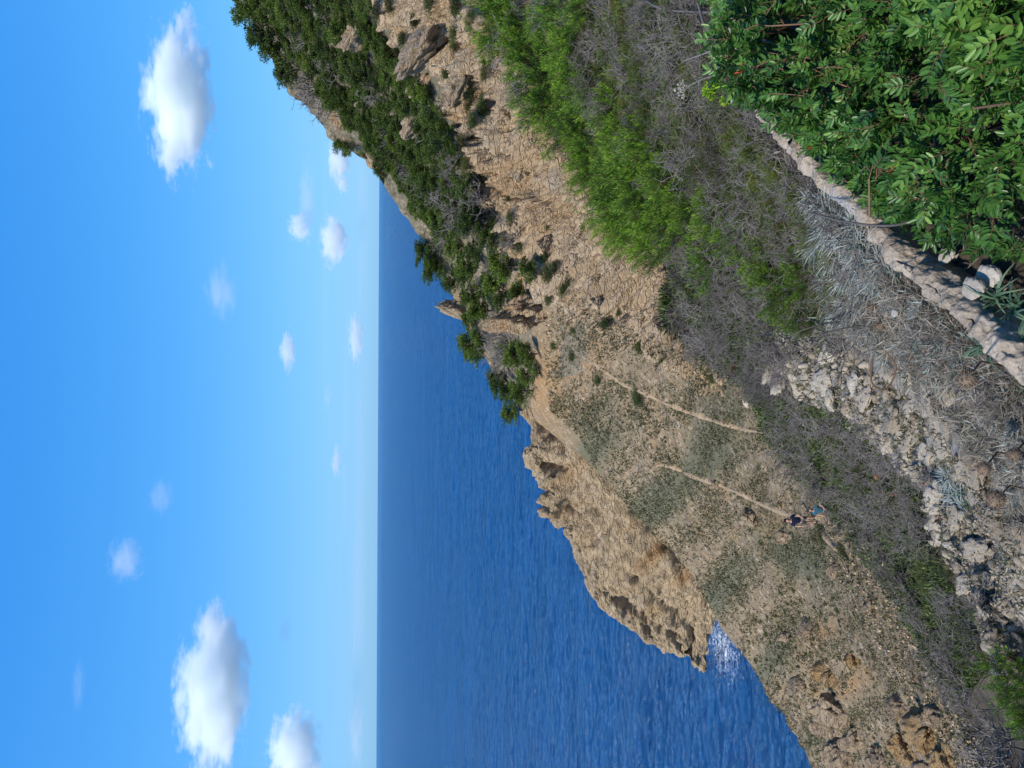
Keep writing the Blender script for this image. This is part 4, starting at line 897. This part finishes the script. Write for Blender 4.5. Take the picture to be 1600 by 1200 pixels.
for u, v in poisson(BARE, 17, 2500, 93):
    if random.random() < .5: add_shrub(u, v, random.uniform(16, 24), 'dark bush on the steep ground between the heath and the spur tip', 'bushes below the heath', OLIVE, .8)
    else: add_brush(u, v, random.uniform(24, 34), 'grey dead shrub on the steep ground between the heath and the spur tip', 'dead shrubs below the heath', None, 'dead_shrub', .75)
R2 = random.Random(31)
GPOLY = [(630, 1165), (600, 1165), (512, 1198), (412, 1288), (330, 1350), (262, 1395), (150, 1460), (100, 1500), (150, 1545), (215, 1530), (290, 1488), (365, 1448), (440, 1440), (497, 1372), (545, 1335), (572, 1255)]
cover('undergrowth', GPOLY, 5000, 8, M['shrub'], 'dark low undergrowth in the hollow', 75, None, .5, .3, nb=6)
cover('undergrowth', BPOLY, 4500, 12, M['olive'], 'dark low undergrowth between the dead brush', 76, None, .5, .16, nb=6)
for u, v in poisson(GPOLY, 26, 3500, 33):
    g = u < 360 or R2.random() < .35
    if g and R2.random() < .7:
        add_shrub(u, v, R2.uniform(16, 26), 'low dark green shrub in the hollow below the rubble bank', 'shrubs in the hollow', OLIVE if R2.random() < .5 else SHRUB, .6)
    if (not g) or R2.random() < .55:
        add_brush(u, v, R2.uniform(26, 38), 'grey dead brush filling the hollow below the rubble bank', 'dead brush in the hollow', None, 'dead_shrub', .75)
for u, v, r in [(548, 1222, 14), (520, 1240, 16), (505, 1262, 16), (490, 1248, 12), (330, 1345, 16), (310, 1365, 16), (345, 1330, 14), (625, 1140, 16), (640, 1110, 14), (610, 1105, 14), (600, 1165, 14), (650, 1080, 14), (430, 1325, 14), (290, 1395, 16), (450, 1310, 12)]:
    add_shrub(u, v, r, 'dark green shrub along the far lip of the hollow', 'shrubs on the lip of the hollow', OLIVE, .8)
o = add_shrub(632, 1142, 24, 'russet brown dying bush at the far end of the rubble', None, [shrub_meshes(260, leaf_mat('russet_leaves', (.05, .025, .012), (.13, .065, .03), (.22, .12, .05), .15, .8), .8, 3000, 7, .06, .03)])
for u, v, r, lab in [(150, 1555, 40, 'bright green feathery plant beside the white streaked boulder'), (115, 1585, 42, 'bright green feathery plant nearest the bare twigs'), (80, 1600, 36, 'bright green feathery plant at the bottom of the hollow')]:
    add_heath(u, v, r, lab, None, .9)
for u, v, r, lab in [(35, 1570, 62, 'pale bare twiggy branches reaching over the near slope edge'), (10, 1540, 50, 'pale bare branches above the ochre rocks')]:
    add_brush(u, v, r, lab, None, BRUSHF[1], 'dead_shrub', 1.0)

# silvery plants, straw, thistles on the bank
SIL = [tuft_mesh('silver_plant', 800 + k, 150, 1.0, .05, M['silver'], 1.6, .22) for k in range(3)]
for u, v, r in [(872, 1290, 26), (838, 1292, 26), (805, 1300, 24), (780, 1335, 24), (745, 1345, 22), (820, 1340, 26), (850, 1330, 22), (715, 1310, 22), (790, 1375, 20), (735, 1385, 18), (680, 1300, 20), (430, 1490, 20), (410, 1500, 18), (455, 1480, 16), (690, 1360, 18), (760, 1290, 20), (860, 1300, 26), (835, 1315, 26), (800, 1345, 26), (770, 1320, 24), (730, 1330, 24), (880, 1275, 22), (705, 1340, 22), (765, 1365, 22), (895, 1262, 18), (815, 1270, 20)]:
    p, n, d = hit(u, v + r * .3); s = 2.1 * r * d / F
    tag(obj('silver_plant', random.choice(SIL), None, p, (0, 0, random.uniform(0, 6.28)), (s, s, s * .8)), 'silvery blue leaved plant on the bank beside the rubble', 'plant', 'silvery plants on the bank')
BL = [tuft_mesh('strap_leaf_plant', 820 + k, 26, 1.0, .07, M['blade'], 1.3, .3, 6) for k in range(3)]
for u, v, r, lab in [(640, 1545, 70, 'strap leaved plant growing by the white mortar on the kerb'), (700, 1590, 70, 'strap leaved plant at the near corner of the mastic bush'), (570, 1480, 42, 'small strap leaved plant outside the kerb'), (530, 1510, 36, 'smaller strap leaved plant in the straw'), (670, 1440, 36, 'strap leaved plant in the straw below the silvery plants'), (715, 1555, 80, 'tall strap leaved plant between the white mortar and the mastic bush'), (640, 1600, 70, 'strap leaved plant at the near end of the kerb'), (500, 1420, 30, 'small strap leaved plant among the rubble'), (420, 1510, 34, 'strap leaved plant between the thistle heads')]:
    p, n, d = hit(u, v); s = r * d / F
    if u > 630 and v > 1530: p = ray(u + 20, v) * (-1.78 / ray(u + 20, v)[2]); s = r * 2.1 / F
    tag(obj('strap_leaf_plant', random.choice(BL), None, p, (0, 0, random.uniform(0, 6.28)), s), lab, 'plant')
BANK = [(700, 1300), (670, 1340), (600, 1440), (520, 1510), (450, 1570), (330, 1600), (620, 1600), (680, 1520), (740, 1450), (790, 1385), (850, 1320), (760, 1300)]
cover('straw', BANK, 8000, 27, M['straw'], 'matted dry straw and twigs on the bank outside the kerb', 71, None, -.35, .055, nb=2)
cover('bank_weeds', BANK + RUB[:1], 700, 16, M['silver'], 'thin grey green weeds on the bank', 72, lambda u, v: .6, .3, .16, nb=5)
cover('bank_weeds', RUB, 1500, 9, M['cover'], 'small dull weeds between the rubble stones', 73, None, .3, .25, nb=4)
for i, (u, v) in enumerate(poisson(BANK, 26, 1500, 97)):
    p, n, d = hit(u, v)
    if p is None: continue
    if i % 3 == 0:
        s = R_.uniform(22, 38) * d / F; tag(obj('dead_shrub', BRUSH[i % 5], None, p, (0, 0, i), (s * 1.6, s * 1.6, s * .8)), 'low dead twigs lying in the straw outside the kerb', 'dead shrub', 'dead twigs in the straw')
    elif i % 3 == 1:
        s = R_.uniform(22, 36) * d / F; tag(obj('silver_plant', SIL[i % 3], None, p, (0, 0, i), (s, s, s * .7)), 'small silvery plant growing through the straw outside the kerb', 'plant', 'small silvery plants in the straw')
    else:
        s = R_.uniform(20, 34) * d / F; tag(obj('strap_leaf_plant', BL[i % 3], None, p, (0, 0, i), s), 'small strap leaved tuft growing through the straw outside the kerb', 'plant', 'strap leaved tufts in the straw')
def thistle():
    R = np.random.default_rng(9); bm = bmesh.new(); bmesh.ops.create_icosphere(bm, subdivisions=3, radius=.8)
    V = np.array([v.co[:] for v in bm.verts]); F3 = np.array([[v.index for v in f.verts] for f in bm.faces]); bm.free()
    N = unit(V); V = V + N * (.08 * fbm(V * 6, 2, 3))[:, None]
    n = 420; D_ = rdir(n, R); P = D_ * .72
    bv, bq, a, b = blades(P, unit(D_ + R.normal(size=(n, 3)) * .15), R.uniform(.2, .36, n), .09, None, None, None, R)
    Va = np.concatenate([V, bv]); return build('head', Va, tris=F3, quads=bq + len(V), mat=M['thistle'])
TH = thistle()
for u, v, r, dirn, lab in [(608, 1512, 17, (.5, .4), 'largest dry thistle head in front of the kerb'), (420, 1556, 16, (.35, .6), 'dry thistle head over the rubble at the near edge'), (468, 1538, 12, (.5, .5), 'dry thistle head between two others above the straw'), (490, 1585, 12, (.4, .5), 'dry thistle head lowest above the straw'), (815, 1293, 9, (.2, .7), 'dry thistle head beside the silvery plant'), (690, 1375, 8, (.5, .5), 'small dry thistle head below the kerb'), (720, 1362, 8, (.6, .4), 'small dry thistle head under the mastic tip'), (800, 1265, 6, (.4, .7), 'smallest dry thistle head in the grey brush')]:
    d = {608: 2.0, 420: 2.35, 468: 2.3, 490: 2.15}.get(u, None)
    if d is None: p, n, d = hit(u, v); d -= .35
    c_ = W(u, v, d); s = r * d / F
    root = obj('dry_thistle', None, None, c_, (0, 0, 0), 1.0); root.empty_display_size = .05
    obj('head', TH, root, None, (random.random(), random.random(), 0), s)
    g = hit(u + 40 * dirn[0], v + 55)[0]; e = (g if g is not None else c_ + np.array([.1, -.05, -.5])) - c_
    m_ = e * .5 + np.array([.03, 0, .02])
    obj('stalk', mesh4('stalk', tubes(np.array([[0, 0, 0], m_]), np.array([m_, e]), [.003, .003], [.003, .004], 5), M['stem']), root); tag(root, lab, 'thistle')

# single twigs and stalks near the kerb
def curve_tube(pts, r0_, r1_, k=6, n=24):
    P = cr(np.array(pts, float), n); rr = np.linspace(r0_, r1_, n); return tubes(P[:-1], P[1:], rr[:-1], rr[1:], k)
def hp(u, v, dd): return W(u, v, dd)
for pts, ra, rb, lab in [([(1195, 1090, 3.4), (1150, 1110, 3.3), (1140, 1180, 3.1), (1122, 1235, 2.9), (1085, 1240, 2.9)], .006, .009, 'bent dry twig crossing the leaves of the mastic bush'),
                         ([(1145, 1165, 3.2), (1120, 1110, 3.8), (1105, 1068, 4.2)], .005, .003, 'pale bare twig poking out over the kerb'), ([(1105, 1155, 3.3), (1090, 1105, 3.9)], .005, .003, 'short pale twig below the longer one over the kerb'),
                         ([(1198, 1010, 6), (1185, 1040, 5.4), (1180, 1120, 4.2)], .01, .006, 'long straight grey branch above the kerb'),
                         ([(863, 1450, 2.3), (848, 1395, 2.4), (852, 1330, 2.6), (868, 1262, 2.9)], .005, .003, 'long thin dry stalk arching out of the mastic bush over the kerb'),
                         ([(640, 1363, 2.7), (602, 1362, 2.7), (592, 1385, 2.7), (625, 1400, 2.7), (650, 1385, 2.7)], .004, .0025, 'dark curled stem lying on the rubble')]:
    P = [W(*q) for q in pts]; V, q = curve_tube(P, ra, rb)
    tag(obj('twig', mesh4('twig', (V, q), M['stem'] if 'dark' in lab else M['deadwood'])), lab, 'twig')

# ------------------------------------------------------------------ mastic bushes beside the kerb
def kerb_q(x, y):                                         # signed distance inside the kerb line
    d2 = (KW[:, 0] - x) ** 2 + (KW[:, 1] - y) ** 2; k = int(np.argmin(d2)); w = np.array([x, y]) - KW[k, :2]
    return float(w @ INS[:2]), k
def mastic(name, cx_, cy_, ra, rb, ang_, hmax, n, seed, label, leaf=1.0):
    R = np.random.default_rng(seed); lp, ld, lN, ll, lw, lr, lt = [], [], [], [], [], [], []; segs = []; reds = []
    lumps = [(R.uniform(-1, 1), R.uniform(-1, 1), R.uniform(.25, .5)) for _ in range(12)]
    made = 0
    while made < n:
        a, r_ = R.uniform(0, 6.28), math.sqrt(R.random()); x_, y_ = r_ * math.cos(a), r_ * math.sin(a)
        X = cx_ + x_ * ra * math.cos(ang_) - y_ * rb * math.sin(ang_); Y = cy_ + x_ * ra * math.sin(ang_) + y_ * rb * math.cos(ang_)
        q, k = kerb_q(X, Y)
        if q < -.02 - .15 * max(0.0, math.sin(k * .075 + 1.0) * math.sin(k * .031 + .4)) - .03 * R.random(): continue
        dome = math.sqrt(max(0, 1 - r_ ** 2.4)); dome *= min(1, max(.36, .42 + q * 2.2))
        lump = 1 + .35 * sum(math.exp(-((x_ - lx) ** 2 + (y_ - ly) ** 2) / (ls * ls * .25)) for lx, ly, ls in lumps) - .25
        z = -1.84 + hmax * dome * lump * (R.random() ** .33) + .03
        p = np.array([X, Y, z]); made += 1
        out = unit(np.array([(X - cx_) * .8, (Y - cy_) * .8, .55 + .3 * dome]) - INS * .25 * max(0, 1 - q * 3) + R.normal(size=3) * .42)
        L = R.uniform(.07, .14) * leaf; b = p - out * L; red = R.random() < .012
        mid = (b + p) / 2 + R.normal(size=3) * .008; segs += [(b, mid, .0022 * leaf, .0018 * leaf), (mid, p, .0018 * leaf, .0012 * leaf)]
        if R.random() < .3: segs.append((b, b - out * .12 + np.array([0, 0, -.06]), .003, .004))
        vig = R.normal() * .12
        for s in np.linspace(.15, 1.0, R.integers(5, 8)):
            bp = b + (p - b) * s; a2 = R.uniform(0, 6.28)
            t1 = unit(np.cross(out, [.3, .2, 1.0])); t2 = np.cross(out, t1)
            rd = unit(out * (.55 + .6 * s) + (t1 * math.cos(a2) + t2 * math.sin(a2)) * .8 + [0, 0, .15]); RL = R.uniform(.04, .062) * leaf
            side = unit(np.cross(rd, out + R.normal(size=3) * .2)); nrm = unit(np.cross(side, rd)) * 1.0
            if nrm @ np.array([-.1, -.45, .9]) < 0: nrm = -nrm
            segs.append((bp, bp + rd * RL, .0011 * leaf, .0006 * leaf))
            for j in range(4):
                f = .25 + .24 * j
                for sg in (-1, 1):
                    lp.append(bp + rd * RL * min(f, 1)); ld.append(unit(side * sg * .85 + rd * (.55 + .18 * j) + R.normal(size=3) * .12)); lN.append(unit(nrm + R.normal(size=3) * .22))
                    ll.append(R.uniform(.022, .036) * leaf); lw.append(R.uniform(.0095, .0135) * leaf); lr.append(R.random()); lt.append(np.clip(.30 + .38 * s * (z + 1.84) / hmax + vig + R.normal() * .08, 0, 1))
        if red:
            for j in range(9):
                reds.append((p, unit(out * .7 + R.normal(size=3) * .7), R.uniform(.02, .035)))
    V, q, a, t_ = leaves6(np.array(lp), np.array(ld), np.array(ll), np.array(lw), np.array(lN), .16, R, np.array(lr), np.array(lt))
    root = obj(name, None, None, (cx_, cy_, -1.84)); root.empty_display_size = .2; o_ = np.array([cx_, cy_, -1.84])
    obj('leaves', mesh4('leaves', (V - o_, q, a, t_), M['mastic']), root)
    Vs, qs_ = segtubes(segs, 4); obj('stems', mesh4('stems', (Vs - o_, qs_), M['stem']), root)
    if reds:
        P = np.array([r[0] for r in reds]); Vr, qr, ar, tr_ = leaves6(P, np.array([r[1] for r in reds]), np.array([r[2] for r in reds]) * 1.1, .009, rdir(len(P), R), .1, R)
        obj('red_sprouts', mesh4('red_sprouts', (Vr - o_, qr, ar, tr_), M['red_leaf']), root)
    tag(root, label, 'bush'); return root
mastic('mastic_bush', 1.35, 2.35, 1.25, .62, .78, .50, 1150, 901, 'large glossy mastic bush spreading along the kerb')
mastic('mastic_bush', 2.75, 3.75, 1.0, .75, .78, .55, 520, 902, 'glossy mastic bush farther along the kerb, with the bent twig')
mastic('mastic_bush', .98, 1.25, .62, .5, .4, .74, 520, 903, 'large leaved mastic bush closest to the viewer, reddish sprouts on top', 1.12)
# lime green spurge head with leaves over the kerb
root = obj('spurge', None, None, W(1050, 1150, 3.1)); root.empty_display_size = .05; base = np.array(root.location)
R = np.random.default_rng(77); Q = [W(1070, 1175, 3.0) - base, W(1068, 1140, 3.1) - base, W(1062, 1115, 3.2) - base]
obj('stalk', mesh4('stalk', curve_tube(Q, .005, .004), M['lime']), root)
P, Dv = [], []
for cu_, cv_, rr in [(1062, 1108, 9), (1070, 1118, 7), (1052, 1112, 6), (1043, 1132, 6), (1064, 1122, 6), (1056, 1105, 6)]:
    c_ = W(cu_, cv_, 3.2) - base
    for k in range(46): e = rdir(1, R)[0]; P.append(c_ + e * rr * 3.2 / F * .7); Dv.append(unit(e + [0, 0, .5]))
obj('flower_head', mesh4('flower_head', leaves6(np.array(P), np.array(Dv), .014, .009, rdir(len(P), R), .2, R), M['lime']), root)
P = np.array([W(1066, 1150, 3.05) - base] * 9); obj('leaves', mesh4('leaves', leaves6(P, unit(rdir(9, R) + [0, 0, .3]), .07, .022, rdir(9, R), .15, R), M['mastic']), root)
tag(root, 'lime green spurge flower head rising over the kerb', 'flower')
for u, v, dd, r, lab in [(1060, 1065, 4.6, 16, 'dry tan umbel on a thin stalk above the spurge'), (670, 1222, 5.2, 15, 'pale dry umbel at the lower end of the heath band'), (664, 1258, 4.8, 13, 'second pale dry umbel below the heath band')]:
    c_ = W(u, v, dd); root = obj('dry_umbel', None, None, c_); root.empty_display_size = .05; s = r * dd / F; n = 90; e = rdir(n, R) * (R.random((n, 1)) ** .4); e[:, 2] = e[:, 2] * .5
    obj('flower_head', mesh4('flower_head', leaves6(e * s, unit(rdir(n, R) + [0, 0, .6]), .3 * s, .18 * s, rdir(n, R), .1, R, None, np.full(n, .8)), M['straw']), root)
    g = hit(u + 30, v + 110)[0]; Q = [np.zeros(3), (g - c_) * .5 + [.02, 0, .03], g - c_]
    sg = [curve_tube(Q, .004, .006)] + [tubes(np.array([Q[1] * .3]), np.array([x * s * .8]), [.0025], [.0015], 4) for x in rdir(7, R)]
    V, q, _, _ = join(sg); obj('stalk', mesh4('stalk', (V, q), M['deadwood']), root); tag(root, lab, 'dry flower')

# ------------------------------------------------------------------ walkers
def skin(name, joints, edges, mat, parent, root_i=0, sub=2):
    me = bpy.data.meshes.new(name); me.from_pydata([j[0] for j in joints], edges, []); me.update()
    o = bpy.data.objects.new(name, me); col.objects.link(o)
    m = o.modifiers.new('skin', 'SKIN'); sv = me.skin_vertices[0].data
    for k, j in enumerate(joints): sv[k].radius = j[1] if isinstance(j[1], tuple) else (j[1], j[1]); sv[k].use_root = (k == root_i)
    s = o.modifiers.new('sub', 'SUBSURF'); s.levels = sub; s.render_levels = sub
    dg = bpy.context.evaluated_depsgraph_get(); ev = bpy.data.meshes.new_from_object(o.evaluated_get(dg)); bpy.data.objects.remove(o)
    ev.name = name; ev.materials.clear(); ev.materials.append(mat)
    for p in ev.polygons: p.use_smooth = True
    return obj(name, ev, parent)
def cloth(n, c): return flat_mat(n, tuple(x * .8 for x in c), tuple(min(1, x * 1.2) for x in c), 9.0, .9)
SK = flat_mat('skin', (.42, .23, .16), (.55, .33, .24), 5.0, .6)
def person(loc, rz, label, shirt, hairc):
    root = obj('person', None, None, loc, (0, 0, rz)); root.empty_display_size = .3
    J = [((0, 0, .95), (.15, .11)), ((0, 0, 1.15), (.14, .10)), ((0, 0, 1.38), (.15, .10)), ((0, 0, 1.47), .06), ((0, -.02, 1.56), .062), ((0, -.03, 1.66), (.082, .098)), ((0, -.02, 1.75), .06),
         ((.19, 0, 1.40), .058), ((.30, .03, 1.15), .043), ((.20, -.16, 1.02), .034), ((.15, -.22, 1.0), (.04, .02)),
         ((-.19, 0, 1.40), .058), ((-.29, .04, 1.15), .043), ((-.31, -.08, .93), .034), ((-.30, -.12, .86), (.04, .02)),
         ((.10, 0, .86), .088), ((.11, -.05, .50), .058), ((.11, .02, .10), .04), ((.12, -.10, .05), .035),
         ((-.10, 0, .86), .088), ((-.12, .03, .50), .058), ((-.12, .12, .13), .04), ((-.13, .02, .05), .035)]
    E = [(0, 1), (1, 2), (2, 3), (3, 4), (4, 5), (5, 6), (2, 7), (7, 8), (8, 9), (9, 10), (2, 11), (11, 12), (12, 13), (13, 14), (0, 15), (15, 16), (16, 17), (17, 18), (0, 19), (19, 20), (20, 21), (21, 22)]
    for (h, sx) in ((10, 1), (14, -1)):                   # five fingers on each hand
        b = np.array(J[h][0]); fw = unit(b - np.array(J[h - 1][0])); sd = np.array([0.0, 1, 0]) if abs(fw[1]) < .8 else np.array([0, 0, 1.0])
        for k, (o_, l_) in enumerate([(-.028, .07), (-.01, .08), (.01, .075), (.027, .06)]):
            J.append((tuple(b + fw * .03 + sd * o_), .009)); E.append((h, len(J) - 1)); J.append((tuple(b + fw * (.03 + l_) + sd * o_ + np.array([-.015 * sx, 0, -.01])), .007)); E.append((len(J) - 2, len(J) - 1))
        J.append((tuple(b - fw * .01 + sd * -.045), .01)); E.append((h, len(J) - 1)); J.append((tuple(b + fw * .03 + sd * -.065), .008)); E.append((len(J) - 2, len(J) - 1))
    skin('body', J, E, SK, root)
    skin('shirt', [((0, 0, .90), (.185, .14)), ((0, 0, 1.15), (.17, .13)), ((0, 0, 1.38), (.185, .125)), ((0, 0, 1.45), (.10, .09)), ((.2, 0, 1.41), .078), ((.27, .02, 1.22), .07), ((-.2, 0, 1.41), .078), ((-.265, .03, 1.22), .07)], [(0, 1), (1, 2), (2, 3), (2, 4), (4, 5), (2, 6), (6, 7)], shirt, root)
    skin('shorts', [((0, 0, .93), (.165, .125)), ((.10, 0, .84), .105), ((.11, -.03, .60), .09), ((-.10, 0, .84), .105), ((-.115, .02, .60), .09)], [(0, 1), (1, 2), (0, 3), (3, 4)], cloth('grey_shorts', (.06, .065, .08)), root)
    skin('hair', [((0, .02, 1.70), (.095, .10)), ((0, .03, 1.77), (.085, .09)), ((0, .07, 1.62), .06)], [(0, 1), (0, 2)], hairc, root)
    for sx, k in ((1, 18), (-1, 22)):
        b = J[k][0]; skin('shoe', [((b[0], b[1] + .12, .05), .05), ((b[0], b[1], .045), .05), ((b[0], b[1] - .08, .04), .042)], [(0, 1), (1, 2)], cloth('dark_shoe', (.03, .03, .035)), root)
    for sx in (1, -1):
        skin('eye', [((.03 * sx, -.118, 1.665), .011), ((.034 * sx, -.12, 1.665), .010)], [(0, 1)], cloth('eye_dark', (.03, .02, .02)), root, 0, 1)
        skin('ear', [((.082 * sx, -.01, 1.66), .018), ((.086 * sx, 0, 1.64), .015)], [(0, 1)], SK, root, 0, 1)
    skin('nose', [((0, -.122, 1.655), .014), ((0, -.138, 1.635), .016)], [(0, 1)], SK, root, 0, 1)
    skin('mouth', [((-.022, -.118, 1.605), .008), ((.022, -.118, 1.605), .008)], [(0, 1)], cloth('lips', (.35, .13, .11)), root, 0, 1)
    return tag(root, label, 'person')
DH = cloth('dark_hair', (.02, .014, .012))
p, n, d = hit(388, 1277); person(p, .1, 'person in a navy shirt walking up the trail', cloth('navy_shirt', (.010, .016, .045)), DH)
p, n, d = hit(404, 1300)
pr = person(p - np.array([0, 0, .3]), -.3, 'smaller person in a teal shirt half hidden behind the grey brush', cloth('teal_shirt', (.02, .105, .155)), DH); pr.scale = (.74, .74, .74)
for u, v in ((398, 1306), (408, 1312), (416, 1304)):
    q_ = p + (W(u, v, d - .7) - p) * np.array([1, 1, 0]) + [0, 0, -.1]
    o = obj('dead_shrub', BRUSH[2], None, q_, (0, 0, u), (.95, .95, .8)); tag(o, 'grey dead shrub hiding the legs of the person in teal', 'dead shrub', 'dead shrubs before the person in teal')

# ------------------------------------------------------------------ clouds: bodies of vapour far out over the sea
def cloud_mat(name, dens, soft, nsc, thr, wisp=1.0):
    m = bpy.data.materials.new(name); m.use_nodes = True; t_ = m.node_tree; t_.nodes.clear()
    N = lambda typ, **k: t_.nodes.new(typ)
    out = N('ShaderNodeOutputMaterial'); pv = N('ShaderNodeVolumePrincipled'); tc = N('ShaderNodeTexCoord')
    ln = N('ShaderNodeVectorMath'); ln.operation = 'LENGTH'; t_.links.new(tc.outputs['Object'], ln.inputs[0])
    nz = N('ShaderNodeTexNoise'); nz.inputs['Scale'].default_value = nsc; nz.inputs['Detail'].default_value = 9; nz.inputs['Roughness'].default_value = .64; nz.noise_dimensions = '4D'
    oi = N('ShaderNodeObjectInfo'); mw = N('ShaderNodeMath'); mw.operation = 'MULTIPLY'; mw.inputs[1].default_value = 37.0; t_.links.new(oi.outputs['Random'], mw.inputs[0]); t_.links.new(mw.outputs[0], nz.inputs['W'])
    mp = N('ShaderNodeMapping'); mp.inputs['Scale'].default_value = (wisp, 1, 1); t_.links.new(tc.outputs['Object'], mp.inputs[0]); t_.links.new(mp.outputs[0], nz.inputs['Vector'])
    a = N('ShaderNodeMath'); a.operation = 'MULTIPLY_ADD'; a.inputs[1].default_value = -1.0; t_.links.new(ln.outputs['Value'], a.inputs[0])
    b = N('ShaderNodeMath'); b.operation = 'MULTIPLY_ADD'; b.inputs[1].default_value = 3.1; b.inputs[2].default_value = -.55; t_.links.new(nz.outputs['Fac'], b.inputs[0]); t_.links.new(b.outputs[0], a.inputs[2])
    mr = N('ShaderNodeMapRange'); mr.inputs['From Min'].default_value = thr; mr.inputs['From Max'].default_value = thr + soft; mr.inputs['To Max'].default_value = dens; t_.links.new(a.outputs[0], mr.inputs['Value'])
    t_.links.new(mr.outputs[0], pv.inputs['Density']); pv.inputs['Color'].default_value = (.985, 1, .985, 1); pv.inputs['Anisotropy'].default_value = 0.0
    t_.links.new(pv.outputs[0], out.inputs['Volume']); return m
bm = bmesh.new(); bmesh.ops.create_icosphere(bm, subdivisions=3, radius=1.25); V = np.array([v.co[:] for v in bm.verts]); F3 = np.array([[v.index for v in f.verts] for f in bm.faces]); bm.free()
CM = {'dense': build('cloud', V, tris=F3, mat=cloud_mat('cumulus_vapour', .014, .42, 2.4, .10)), 'thin': build('cloud', V, tris=F3, mat=cloud_mat('thin_vapour', .0035, .7, 2.2, .0)), 'haze': build('cloud', V, tris=F3, mat=cloud_mat('veil_vapour', .0015, .8, 1.6, -.1)), 'wisp': build('cloud', V, tris=F3, mat=cloud_mat('wispy_vapour', .002, .5, 2.5, .1, .5))}
for u, v, w, h, k, lab in [(1045, 282, 250, 96, 'dense', 'large white cloud high over the hill'), (125, 335, 270, 100, 'dense', 'large white cloud low over the open sea with a grey base'), (25, 460, 130, 84, 'dense', 'bright white cloud cut by the frame above the sea horizon'),
                           (845, 468, 46, 40, 'dense', 'small round white cloud with a long grey tail beside it'), (885, 480, 130, 26, 'thin', 'long grey tail of vapour beside the small round cloud'), (825, 522, 84, 44, 'dense', 'ragged white cloud low between the tail and the horizon'), (948, 530, 70, 36, 'dense', 'white cloud low on the horizon touching the hill'),
                           (912, 536, 30, 20, 'dense', 'tiny white cloud low on the horizon near the hill'), (652, 450, 66, 26, 'dense', 'small flat white cloud over the middle of the sea'), (672, 556, 84, 24, 'dense', 'long low white cloud just above the horizon'), (480, 526, 54, 16, 'dense', 'small lens shaped cloud above the horizon'), (580, 512, 46, 14, 'thin', 'faint smudge of cloud above the horizon'),
                           (425, 250, 60, 40, 'wisp', 'faint twin wisp high in the blue'), (325, 196, 70, 50, 'thin', 'pale round smudge of cloud high in the blue'), (745, 345, 90, 50, 'wisp', 'very faint cloud smudge in the upper sky'), (215, 446, 50, 20, 'thin', 'thin grey cloudlet over the sea'), (130, 122, 90, 18, 'wisp', 'thin bright streak near the top of the sky'), (300, 560, 620, 26, 'haze', 'broad faint veil of cloud lying along the sea horizon'), (760, 508, 420, 12, 'haze', 'thin grey streak of cloud over the ragged white cloud'), (520, 540, 500, 12, 'haze', 'thin pale streak of cloud over the middle of the horizon'), (860, 566, 340, 20, 'haze', 'faint veil of cloud on the horizon beside the hill'), (60, 556, 120, 26, 'thin', 'hazy white cloud bank on the horizon under the bright cloud')]:
    dd = 5200.0 + u; c_ = W(u, v, dd); sx, sz = w * dd / F * .5, h * dd / F * .5
    o = obj('cloud', CM[k], None, c_, (0, 0, 0), (sx, sx * .8 if sx < 2 * sz else sz * 1.6, sz)); tag(o, lab, 'cloud')
